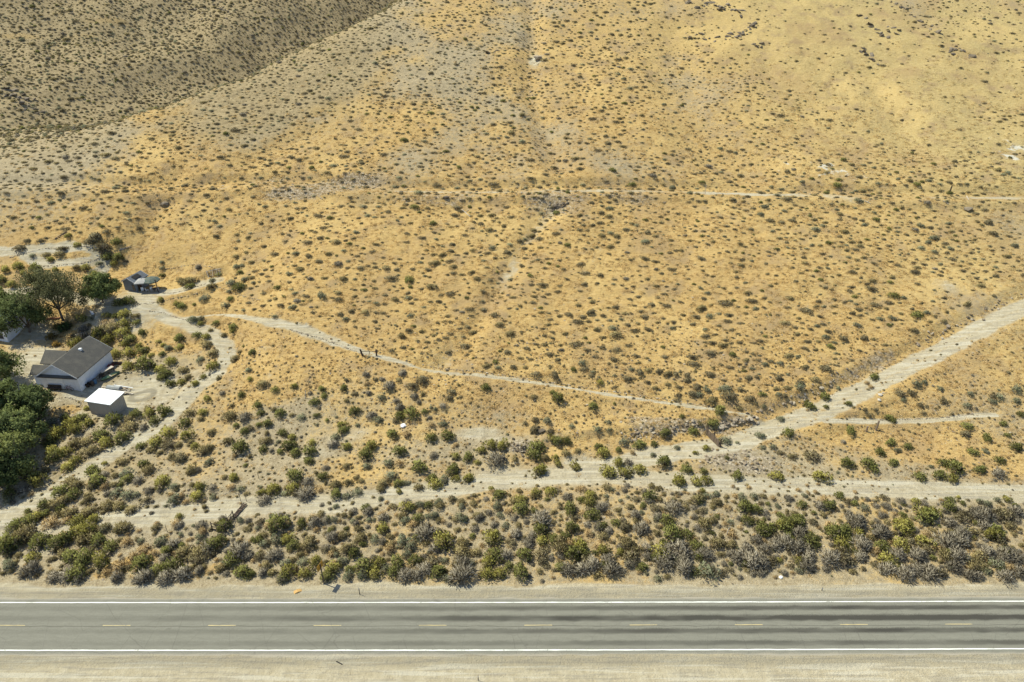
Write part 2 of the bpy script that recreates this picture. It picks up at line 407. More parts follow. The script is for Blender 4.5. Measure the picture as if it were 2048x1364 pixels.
    fw = math_(n, 'ADD', white_, math_(n, 'MULTIPLY', math_(n, 'ADD', noise(n, pos, .55, 4, .7), -.62), 3.2))
    col = mixc(n, math_(n, 'MULTIPLY', smstep(n, fw, .35, .75), .75), col, (.62, .60, .52))
    col = mixc(n, math_(n, 'MULTIPLY', smstep(n, math_(n, 'ADD', stain_, math_(n, 'MULTIPLY', math_(n, 'ADD', n2, -.5), .5)), .25, .7), .55), col, (.15, .135, .10))
    n.links.new(col, b.inputs['Base Color'])
    h = math_(n, 'ADD', math_(n, 'MULTIPLY', n2, .7), math_(n, 'ADD', math_(n, 'MULTIPLY', n3, .35), math_(n, 'MULTIPLY', st2, .5)))
    bump(n, b, h, 0.8, 0.4)
    return m
M = {}
M['ground'] = ground_material()

def plain(name, c1, c2=None, scale=3.0, rough=.85, metallic=0, bumpk=0, spec=.2, objvar=0.0, stretch=None):
    m, n, b = newmat(name)
    c2 = c2 or tuple(v * .75 for v in c1)
    tc = nd(n, 'ShaderNodeTexCoord').outputs['Object']
    if stretch: tc = mapping(n, tc, stretch)
    f = noise(n, tc, scale, 4, .65)
    c = mixc(n, smstep(n, f, .35, .68), c1, c2)
    if objvar:
        r = nd(n, 'ShaderNodeObjectInfo').outputs['Random']
        hs = nd(n, 'ShaderNodeHueSaturation'); n.links.new(c, hs.inputs['Color'])
        n.links.new(math_(n, 'ADD', math_(n, 'MULTIPLY', r, 2 * objvar), 1 - objvar), hs.inputs['Value']); c = hs.outputs[0]
    n.links.new(c, b.inputs['Base Color'])
    b.inputs['Roughness'].default_value = rough; b.inputs['Metallic'].default_value = metallic; b.inputs['Specular IOR Level'].default_value = spec
    if bumpk: bump(n, b, f, bumpk, .05)
    return m

# ------------------------------------------------------------------ terrain meshes, split by what they are
M1 = np.stack([dirt, gold, gray, np.ones_like(Z)], -1); M2 = np.stack([rock, white, stain, np.ones_like(Z)], -1)
ny_, nx_ = Z.shape
vid = np.arange(ny_ * nx_).reshape(ny_, nx_)
Q = np.stack([vid[:-1, :-1], vid[:-1, 1:], vid[1:, 1:], vid[1:, :-1]], -1).reshape(-1, 4)
V = np.stack([GX, GY, Z], -1).reshape(-1, 3)
gy_, gx_ = np.gradient(Z, YS, XS)
NRM = np.stack([-gx_, -gy_, np.ones_like(Z)], -1).reshape(-1, 3); NRM /= np.linalg.norm(NRM, axis=1)[:, None]
def fc(F): return (F[:-1, :-1] + F[:-1, 1:] + F[1:, 1:] + F[1:, :-1]).reshape(-1) / 4
cls = np.zeros(len(Q), int)                                  # 0 ground
cy = fc(GY); cx = fc(GX)
cls[cy > 88] = 1                                             # hillside
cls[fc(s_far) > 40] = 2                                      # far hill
for c_, k, w_ in ((3, 'lower', 1.9), (4, 'spur', 2.0), (5, 'drive', 1.7), (6, 'trail', .8), (7, 'trail2', .6), (8, 'bench', 1.2)):
    cls[fc(np.minimum(PD[k], 99)) < w_] = c_
cls[(fc(np.abs(GY - RC(GX))) < 6.0) & (cy < 58)] = 9
NAMES = {0: 'ground', 1: 'hillside', 2: 'far_hill', 3: 'dirt_track', 4: 'ditch_road', 5: 'gravel_driveway', 6: 'footpath', 7: 'footpath', 8: 'bench_trail', 9: 'gravel_shoulder'}
def grid_obj(name, faces):
    used = np.unique(faces); remap = np.full(len(V), -1); remap[used] = np.arange(len(used))
    me = bpy.data.meshes.new(name)
    me.vertices.add(len(used)); me.vertices.foreach_set('co', V[used].astype(np.float32).ravel())
    f = remap[faces]
    me.loops.add(f.size); me.loops.foreach_set('vertex_index', f.astype(np.int32).ravel())
    me.polygons.add(len(f)); me.polygons.foreach_set('loop_start', np.arange(0, f.size, 4, dtype=np.int32))
    me.update(calc_edges=True)
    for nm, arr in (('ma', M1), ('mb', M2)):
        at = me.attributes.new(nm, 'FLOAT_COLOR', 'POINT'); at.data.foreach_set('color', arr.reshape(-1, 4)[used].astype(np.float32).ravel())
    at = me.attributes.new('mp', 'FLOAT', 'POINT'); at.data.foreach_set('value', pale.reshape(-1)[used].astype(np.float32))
    me.polygons.foreach_set('use_smooth', np.ones(len(f), bool))
    me.normals_split_custom_set_from_vertices(NRM[used].tolist())
    me.materials.append(M['ground'])
    o = bpy.data.objects.new(name, me); COL.objects.link(o); o['kind'] = 'structure'
    return o
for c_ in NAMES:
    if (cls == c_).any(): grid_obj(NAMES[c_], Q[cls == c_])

# ------------------------------------------------------------------ mesh builder
class MB:
    def __init__(s): s.v = []; s.f = []
    def quad(s, a, b, c, d):
        i = len(s.v); s.v += [a, b, c, d]; s.f.append((i, i + 1, i + 2, i + 3)); return s
    def box(s, x0, x1, y0, y1, z0, z1):
        i = len(s.v)
        s.v += [(x0,y0,z0),(x1,y0,z0),(x1,y1,z0),(x0,y1,z0),(x0,y0,z1),(x1,y0,z1),(x1,y1,z1),(x0,y1,z1)]
        s.f += [(i,i+3,i+2,i+1),(i+4,i+5,i+6,i+7),(i,i+1,i+5,i+4),(i+1,i+2,i+6,i+5),(i+2,i+3,i+7,i+6),(i+3,i,i+4,i+7)]; return s
    def prism(s, prof, a, b, axis='y'):
        """extrude a 2D profile along an axis"""
        i = len(s.v); n = len(prof)
        for t in (a, b):
            for p in prof: s.v.append((p[0], t, p[1]) if axis == 'y' else (t, p[0], p[1]))
        s.f += [tuple(i + k for k in range(n)), tuple(i + n + k for k in reversed(range(n)))]
        for k in range(n): s.f.append((i + k, i + n + k, i + n + (k + 1) % n, i + (k + 1) % n))
        return s
    def tube(s, p0, p1, r0, r1=None, n=7):
        r1 = r0 if r1 is None else r1
        p0 = Vector(p0); p1 = Vector(p1); d = (p1 - p0).normalized()
        u = d.orthogonal().normalized(); w = d.cross(u); i = len(s.v)
        for p, r in ((p0, r0), (p1, r1)):
            for k in range(n):
                a = 2 * math.pi * k / n; s.v.append(tuple(p + u * (math.cos(a) * r) + w * (math.sin(a) * r)))
        for k in range(n): s.f.append((i + k, i + (k + 1) % n, i + n + (k + 1) % n, i + n + k))
        s.f += [tuple(i + k for k in reversed(range(n))), tuple(i + n + k for k in range(n))]; return s
    def lathe(s, prof, n=12, c=(0, 0, 0)):
        i = len(s.v)
        for r, z in prof:
            for k in range(n):
                a = 2 * math.pi * k / n; s.v.append((c[0] + r * math.cos(a), c[1] + r * math.sin(a), c[2] + z))
        for j in range(len(prof) - 1):
            for k in range(n): s.f.append((i + j*n + k, i + j*n + (k+1) % n, i + (j+1)*n + (k+1) % n, i + (j+1)*n + k))
        s.f += [tuple(i + k for k in reversed(range(n))), tuple(i + (len(prof)-1)*n + k for k in range(n))]; return s
    def torus(s, c, R, r, axis='z', n=16, m=6):
        i = len(s.v)
        for a in range(n):
            for q in range(m):
                A = 2*math.pi*a/n; B = 2*math.pi*q/m; x = (R + r*math.cos(B))*math.cos(A); y = (R + r*math.cos(B))*math.sin(A); z = r*math.sin(B)
                p = (x, y, z) if axis == 'z' else ((x, z, y) if axis == 'y' else (z, x, y))
                s.v.append((c[0]+p[0], c[1]+p[1], c[2]+p[2]))
        for a in range(n):
            for q in range(m): s.f.append((i+a*m+q, i+((a+1)%n)*m+q, i+((a+1)%n)*m+(q+1)%m, i+a*m+(q+1)%m))
        return s
    def mesh(s, name, mat, smooth=False):
        me = bpy.data.meshes.new(name); me.from_pydata(s.v, [], s.f); me.materials.append(mat)
        bm = bmesh.new(); bm.from_mesh(me); bmesh.ops.recalc_face_normals(bm, faces=bm.faces); bm.to_mesh(me); bm.free()
        if smooth: me.polygons.foreach_set('use_smooth', [True] * len(me.polygons))
        return me
    def build(s, name, mat, parent=None, loc=None, rz=None, smooth=False):
        o = bpy.data.objects.new(name, s.mesh(name, mat, smooth)); COL.objects.link(o)
        if parent: o.parent = parent
        if loc is not None: o.location = loc
        if rz is not None: o.rotation_euler = (0, 0, rz)
        return o
def empty(name, loc, rz=0):
    o = bpy.data.objects.new(name, None); COL.objects.link(o); o.location = loc; o.rotation_euler = (0, 0, rz); o.empty_display_size = .3; return o
def on(px, py):
    p = pix(px, py); return (p[0], p[1], float(gz(p[0], p[1])))

# ------------------------------------------------------------------ highway
def asphalt():
    m, n, b = newmat('worn_asphalt')
    tc = nd(n, 'ShaderNodeTexCoord').outputs['Object']
    sx = nd(n, 'ShaderNodeSeparateXYZ'); n.links.new(tc, sx.inputs[0])
    at = nd(n, 'ShaderNodeAttribute', attribute_name='lat').outputs['Fac']      # metres from the centre line
    ms = mapping(n, tc, (.06, 1, 1)); s1 = noise(n, ms, 1.0, 4, .6); s2 = noise(n, mapping(n, tc, (.25, 1.5, 1)), 2.2, 4, .65)
    fine = noise(n, tc, 7, 4, .7)
    base = ramp(n, s2, [(.25, (.145, .143, .112)), (.5, (.182, .178, .140)), (.75, (.225, .22, .175))])
    base = mixc(n, .55, base, mixc(n, fine, (.11, .105, .085), (.27, .26, .215)))
    # wheel-polished, oil-darkened paths: two in each lane, stronger towards the east end of the picture
    tot = None
    wob = math_(n, 'ADD', math_(n, 'MULTIPLY', math_(n, 'ADD', s1, -.5), .16), math_(n, 'MULTIPLY', math_(n, 'ADD', fine, -.5), .3))
    for c_, w_, k in ((2.35, .34, .75), (.95, .40, 1.0), (-.80, .34, .75), (-2.35, .32, .55)):
        d = math_(n, 'ABSOLUTE', math_(n, 'ADD', math_(n, 'ADD', at, wob), -c_))
        q = nd(n, 'ShaderNodeMapRange', interpolation_type='SMOOTHSTEP'); n.links.new(d, q.inputs[0])
        q.inputs[1].default_value = w_ * 1.5; q.inputs[2].default_value = w_ * .35
        v = math_(n, 'MULTIPLY', q.outputs[0], k)
        tot = v if tot is None else math_(n, 'MAXIMUM', tot, v)
    along = nd(n, 'ShaderNodeMapRange'); n.links.new(sx.outputs[0], along.inputs[0])
    along.inputs[1].default_value = -50; along.inputs[2].default_value = 30; along.inputs[3].default_value = .30; along.inputs[4].default_value = 1.5
    patch = ramp(n, noise(n, mapping(n, tc, (.10, .5, 1)), 1.1, 3, .6), [(.32, .5), (.60, 1.0)])
    tot = math_(n, 'MULTIPLY', math_(n, 'MULTIPLY', tot, along.outputs[0]), patch)
    base = mixc(n, math_(n, 'MULTIPLY', tot, .9, True), base, (.055, .052, .043))
    # oil blots
    bl = noise(n, mapping(n, tc, (.45, .8, 1)), .55, 2, .5)
    base = mixc(n, math_(n, 'MULTIPLY', smstep(n, bl, .70, .76), .5), base, (.055, .052, .046))
    # centre seam
    base = mixc(n, math_(n, 'MULTIPLY', smstep(n, math_(n, 'ABSOLUTE', math_(n, 'ADD', math_(n, 'ADD', at, math_(n, 'MULTIPLY', s1, .1)), .07)), .08, .02), .55), base, (.07, .065, .055))
    # thin transverse cracks
    cr = nd(n, 'ShaderNodeTexVoronoi', feature='DISTANCE_TO_EDGE'); cr.inputs['Scale'].default_value = .28; cr.inputs['Randomness'].default_value = 1
    wv = mixc(n, .12, tc, noise(n, tc, 1.2, 3, .6, 1)); n.links.new(wv, cr.inputs['Vector'])
    base = mixc(n, math_(n, 'MULTIPLY', smstep(n, cr.outputs['Distance'],   .009, .002), .28), base, (.08, .075, .065))
    # dusty edges
    ed = smstep(n, math_(n, 'ADD', math_(n, 'ABSOLUTE', at), math_(n, 'MULTIPLY', math_(n, 'ADD', fine, -.5), .5)), 3.45, 3.95)
    base = mixc(n, math_(n, 'MULTIPLY', ed, .75), base, (.37, .325, .25))
    n.links.new(base, b.inputs['Base Color']); b.inputs['Roughness'].default_value = .85
    bump(n, b, fine, .25, .03)
    return m
M['asphalt'] = asphalt()
def paint(name, c, edge):
    m, n, b = newmat(name); tc = nd(n, 'ShaderNodeTexCoord').outputs['Object']
    f = noise(n, tc, 6, 4, .7); f2 = noise(n, tc, .7, 3, .6)
    w = smstep(n, math_(n, 'ADD', f, math_(n, 'MULTIPLY', math_(n, 'ADD', f2, -.5), .6)), .58, .72)
    n.links.new(mixc(n, math_(n, 'MULTIPLY', w, edge), c, (.24, .225, .19)), b.inputs['Base Color']); b.inputs['Roughness'].default_value = .6
    return m
M['white_paint'] = paint('white_road_paint', (.80, .80, .74), .75)
M['yellow_paint'] = paint('faded_yellow_road_paint', (.52, .42, .21), .95)

def strip(name, lat0, lat1, x0, x1, z, mat, parent=None, seg=1.0, lat=False, crown=True, wob=0.0):
    xs = np.linspace(x0, x1, max(2, int((x1 - x0) / seg) + 1))
    nl = 17 if lat else 2
    ls = np.linspace(lat0, lat1, nl)
    v = []; at = []
    for x in xs:
        for i, l in enumerate(ls):
            e = 0
            if wob: e = wob * (vnoise(np.array(x * 1.7), np.array(7.0 + i * 9), 77) - .5)
            v.append((x, RC(x) + l + float(e), z + .05 * (1 - (l / 4.2)**2))); at.append(l)
    f = [(a * nl + i, (a + 1) * nl + i, (a + 1) * nl + i + 1, a * nl + i + 1) for a in range(len(xs) - 1) for i in range(nl - 1)]
    me = bpy.data.meshes.new(name); me.from_pydata(v, [], f); me.materials.append(mat)
    if lat:
        q = me.attributes.new('lat', 'FLOAT', 'POINT'); q.data.foreach_set('value', np.array(at, np.float32))
    o = bpy.data.objects.new(name, me); COL.objects.link(o)
    if parent: o.parent = parent
    return o
road = strip('highway', -RW, RW, -420, 420, -.01, M['asphalt'], None, 1.2, True, wob=0.16)
tag(road, kind='structure')
strip('edge_line', 3.14, 3.26, -420, 420, -.005, M['white_paint'], road, 0.8, wob=.05)
strip('edge_line', -3.27, -3.14, -420, 420, -.005, M['white_paint'], road, 0.8, wob=.05)
dash0 = pix(235, 1250)[0]
for k in range(-3, 14):
    xc = dash0 + 12.19 * k
    strip('lane_dash', -.038, .038, xc - 1.6, xc + 1.6, -.005, M['yellow_paint'], road, .4, wob=.04)

# ------------------------------------------------------------------ plants: meshes of many small leaves and twigs
def leafmat(name, c1, c2, wood, trans=.22, objvar=.22):
    m = bpy.data.materials.new(name); m.use_nodes = True; n = m.node_tree
    b = n.nodes['Principled BSDF']; b.inputs['Roughness'].default_value = .8; b.inputs['Specular IOR Level'].default_value = .12
    at = nd(n, 'ShaderNodeAttribute', attribute_name='tint').outputs['Fac']
    oi = nd(n, 'ShaderNodeObjectInfo').outputs['Random']
    r = math_(n, 'ADD', at, math_(n, 'MULTIPLY', math_(n, 'ADD', oi, -.5), .5), True)
    c = mixc(n, r, c1, c2)
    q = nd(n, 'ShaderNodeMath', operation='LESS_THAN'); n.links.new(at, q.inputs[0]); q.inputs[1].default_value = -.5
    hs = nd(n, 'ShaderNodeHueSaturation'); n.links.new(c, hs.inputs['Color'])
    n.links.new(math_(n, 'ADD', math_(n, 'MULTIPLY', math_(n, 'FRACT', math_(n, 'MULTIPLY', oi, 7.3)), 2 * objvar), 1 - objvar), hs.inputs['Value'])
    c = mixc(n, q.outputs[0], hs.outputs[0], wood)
    n.links.new(c, b.inputs['Base Color'])
    tr = nd(n, 'ShaderNodeBsdfTranslucent'); n.links.new(c, tr.inputs[0])
    mx_ = nd(n, 'ShaderNodeMixShader'); mx_.inputs[0].default_value = trans
    n.links.new(b.outputs[0], mx_.inputs[1]); n.links.new(tr.outputs[0], mx_.inputs[2])
    n.links.new(mx_.outputs[0], n.nodes['Material Output'].inputs[0])
    return m
KIND = {   # colours (leaf dark, leaf light, wood), height/width, leaves, leaf length, leaf width
 'r': dict(c=((.255,.235,.058), (.46,.415,.125), (.15,.125,.075)), h=.62, n=430, L=.17, Wd=.050, up=.75),
 'g': dict(c=((.14,.148,.045), (.30,.295,.095), (.11,.095,.06)), h=.66, n=460, L=.16, Wd=.055, up=.6),
 's': dict(c=((.20,.215,.125), (.37,.375,.235), (.16,.14,.10)), h=.55, n=430, L=.14, Wd=.045, up=.6),
 'd': dict(c=((.172,.147,.082), (.37,.315,.18), (.15,.12,.08)), h=.48, n=360, L=.17, Wd=.055, up=.5),
 'k': dict(c=((.155,.137,.10), (.41,.36,.27), (.16,.14,.105)), h=.52, n=460, L=.34, Wd=.026, up=.45),
 'b': dict(c=((.225,.19,.085), (.43,.355,.18), (.16,.13,.08)), h=.52, n=410, L=.19, Wd=.045, up=.7),
 't': dict(c=((.40,.28,.125), (.62,.47,.25), (.30,.22,.12)), h=.55, n=360, L=.24, Wd=.03, up=.8),
}
def to_mesh(name, P, tint, mat, N=None):
    """P: (n,4,3) rhombi; N: direction each leaf clump faces"""
    n = len(P); me = bpy.data.meshes.new(name)
    if N is not None:
        g = np.cross(P[:, 2] - P[:, 0], P[:, 3] - P[:, 1]); fl = (g * N).sum(1) < 0
        P = P.copy(); P[fl] = P[fl][:, [0, 3, 2, 1]]
        g = nrm(np.cross(P[:, 2] - P[:, 0], P[:, 3] - P[:, 1])); NN = nrm(N * .8 + g * .35)
    me.vertices.add(n * 4); me.vertices.foreach_set('co', P.reshape(-1).astype(np.float32))
    me.loops.add(n * 4); me.loops.foreach_set('vertex_index', np.arange(n * 4, dtype=np.int32))
    me.polygons.add(n); me.polygons.foreach_set('loop_start', np.arange(0, n * 4, 4, dtype=np.int32))
    me.update(calc_edges=True)
    a = me.attributes.new('tint', 'FLOAT', 'FACE'); a.data.foreach_set('value', tint.astype(np.float32))
    if N is not None: me.normals_split_custom_set_from_vertices(np.repeat(NN, 4, 0).tolist())
    me.materials.append(mat); return me
def nrm(v): return v / (np.linalg.norm(v, axis=-1, keepdims=True) + 1e-9)
def rhombi(pos, dr, L, Wd, rng):
    n = len(pos); t = nrm(np.cross(dr, rng.normal(size=(n, 3))))
    L = np.broadcast_to(L, (n,))[:, None]; Wd = np.broadcast_to(Wd, (n,))[:, None]
    return np.stack([pos, pos + dr * L * .55 + t * Wd, pos + dr * L, pos + dr * L * .5 - t * Wd], 1)
def shrub_mesh(kind, seed, dense=1.0):
    K = KIND[kind]; rng = np.random.default_rng(seed)
    nl = rng.integers(4, 8); ang = rng.uniform(0, 6.28, nl); rad = np.sqrt(rng.uniform(0, .22, nl))
    C = np.stack([rad * np.cos(ang), rad * np.sin(ang) * .9, rng.uniform(.12, .3, nl) * K['h']], 1)
    R = rng.uniform(.42, .64, nl); HH = rng.uniform(.7, 1.15, nl) * K['h'] * 1.15
    n = int(K['n'] * dense); li = rng.integers(0, nl, n)
    u = nrm(rng.normal(size=(n, 3))); u[:, 2] = np.abs(u[:, 2]) * 1.1 - .12; u = nrm(u)
    shell = rng.uniform(.62, 1.03, n)[:, None]
    pos = C[li] + u * np.stack([R[li], R[li], HH[li]], 1) * shell
    pos[:, 2] = np.maximum(pos[:, 2], rng.uniform(0.0, .1, n))
    out = nrm(pos - np.array([0, 0, -.15]))
    dr = nrm(u * .6 + out * K['up'] + rng.normal(size=(n, 3)) * .38 + np.array([0, 0, .28]))
    L = K['L'] * rng.uniform(.6, 1.35, n); Wd = K['Wd'] * rng.uniform(.7, 1.4, n)
    P = rhombi(pos - dr * (L[:, None] * .3), dr, L, Wd, rng); T = rng.uniform(0, 1, n) * .75 + .25 * rng.uniform(0, 1, nl)[li]
    # woody stems from the root crown
    ns = 46 if kind == 'k' else 20
    e = nrm(np.stack([rng.normal(size=ns), rng.normal(size=ns), np.abs(rng.normal(size=ns)) * .7 + .35], 1))
    S = rhombi(np.zeros((ns, 3)) + rng.normal(size=(ns, 3)) * [.06, .06, 0], e, rng.uniform(.5, .95, ns), .022, rng)
    # shaded inside of the bush: broad twig masses
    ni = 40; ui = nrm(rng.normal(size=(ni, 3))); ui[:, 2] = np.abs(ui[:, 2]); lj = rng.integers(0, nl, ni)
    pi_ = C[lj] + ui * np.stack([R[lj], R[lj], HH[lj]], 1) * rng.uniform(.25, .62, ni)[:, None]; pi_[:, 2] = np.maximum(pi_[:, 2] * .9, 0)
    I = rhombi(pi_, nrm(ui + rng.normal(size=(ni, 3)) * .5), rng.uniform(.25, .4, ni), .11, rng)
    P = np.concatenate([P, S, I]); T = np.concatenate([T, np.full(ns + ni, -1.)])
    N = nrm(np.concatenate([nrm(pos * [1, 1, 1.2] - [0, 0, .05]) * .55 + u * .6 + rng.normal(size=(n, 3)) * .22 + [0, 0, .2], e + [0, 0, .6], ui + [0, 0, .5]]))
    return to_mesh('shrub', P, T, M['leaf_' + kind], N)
for k_ in KIND: M['leaf_' + k_] = leafmat('foliage_' + k_, *KIND[k_]['c'], trans=.15 if k_ in 'kt' else .3)
NV = 5
SH = {k_: [shrub_mesh(k_, 100 + 17 * i + ord(k_) * 7) for i in range(NV)] for k_ in KIND}

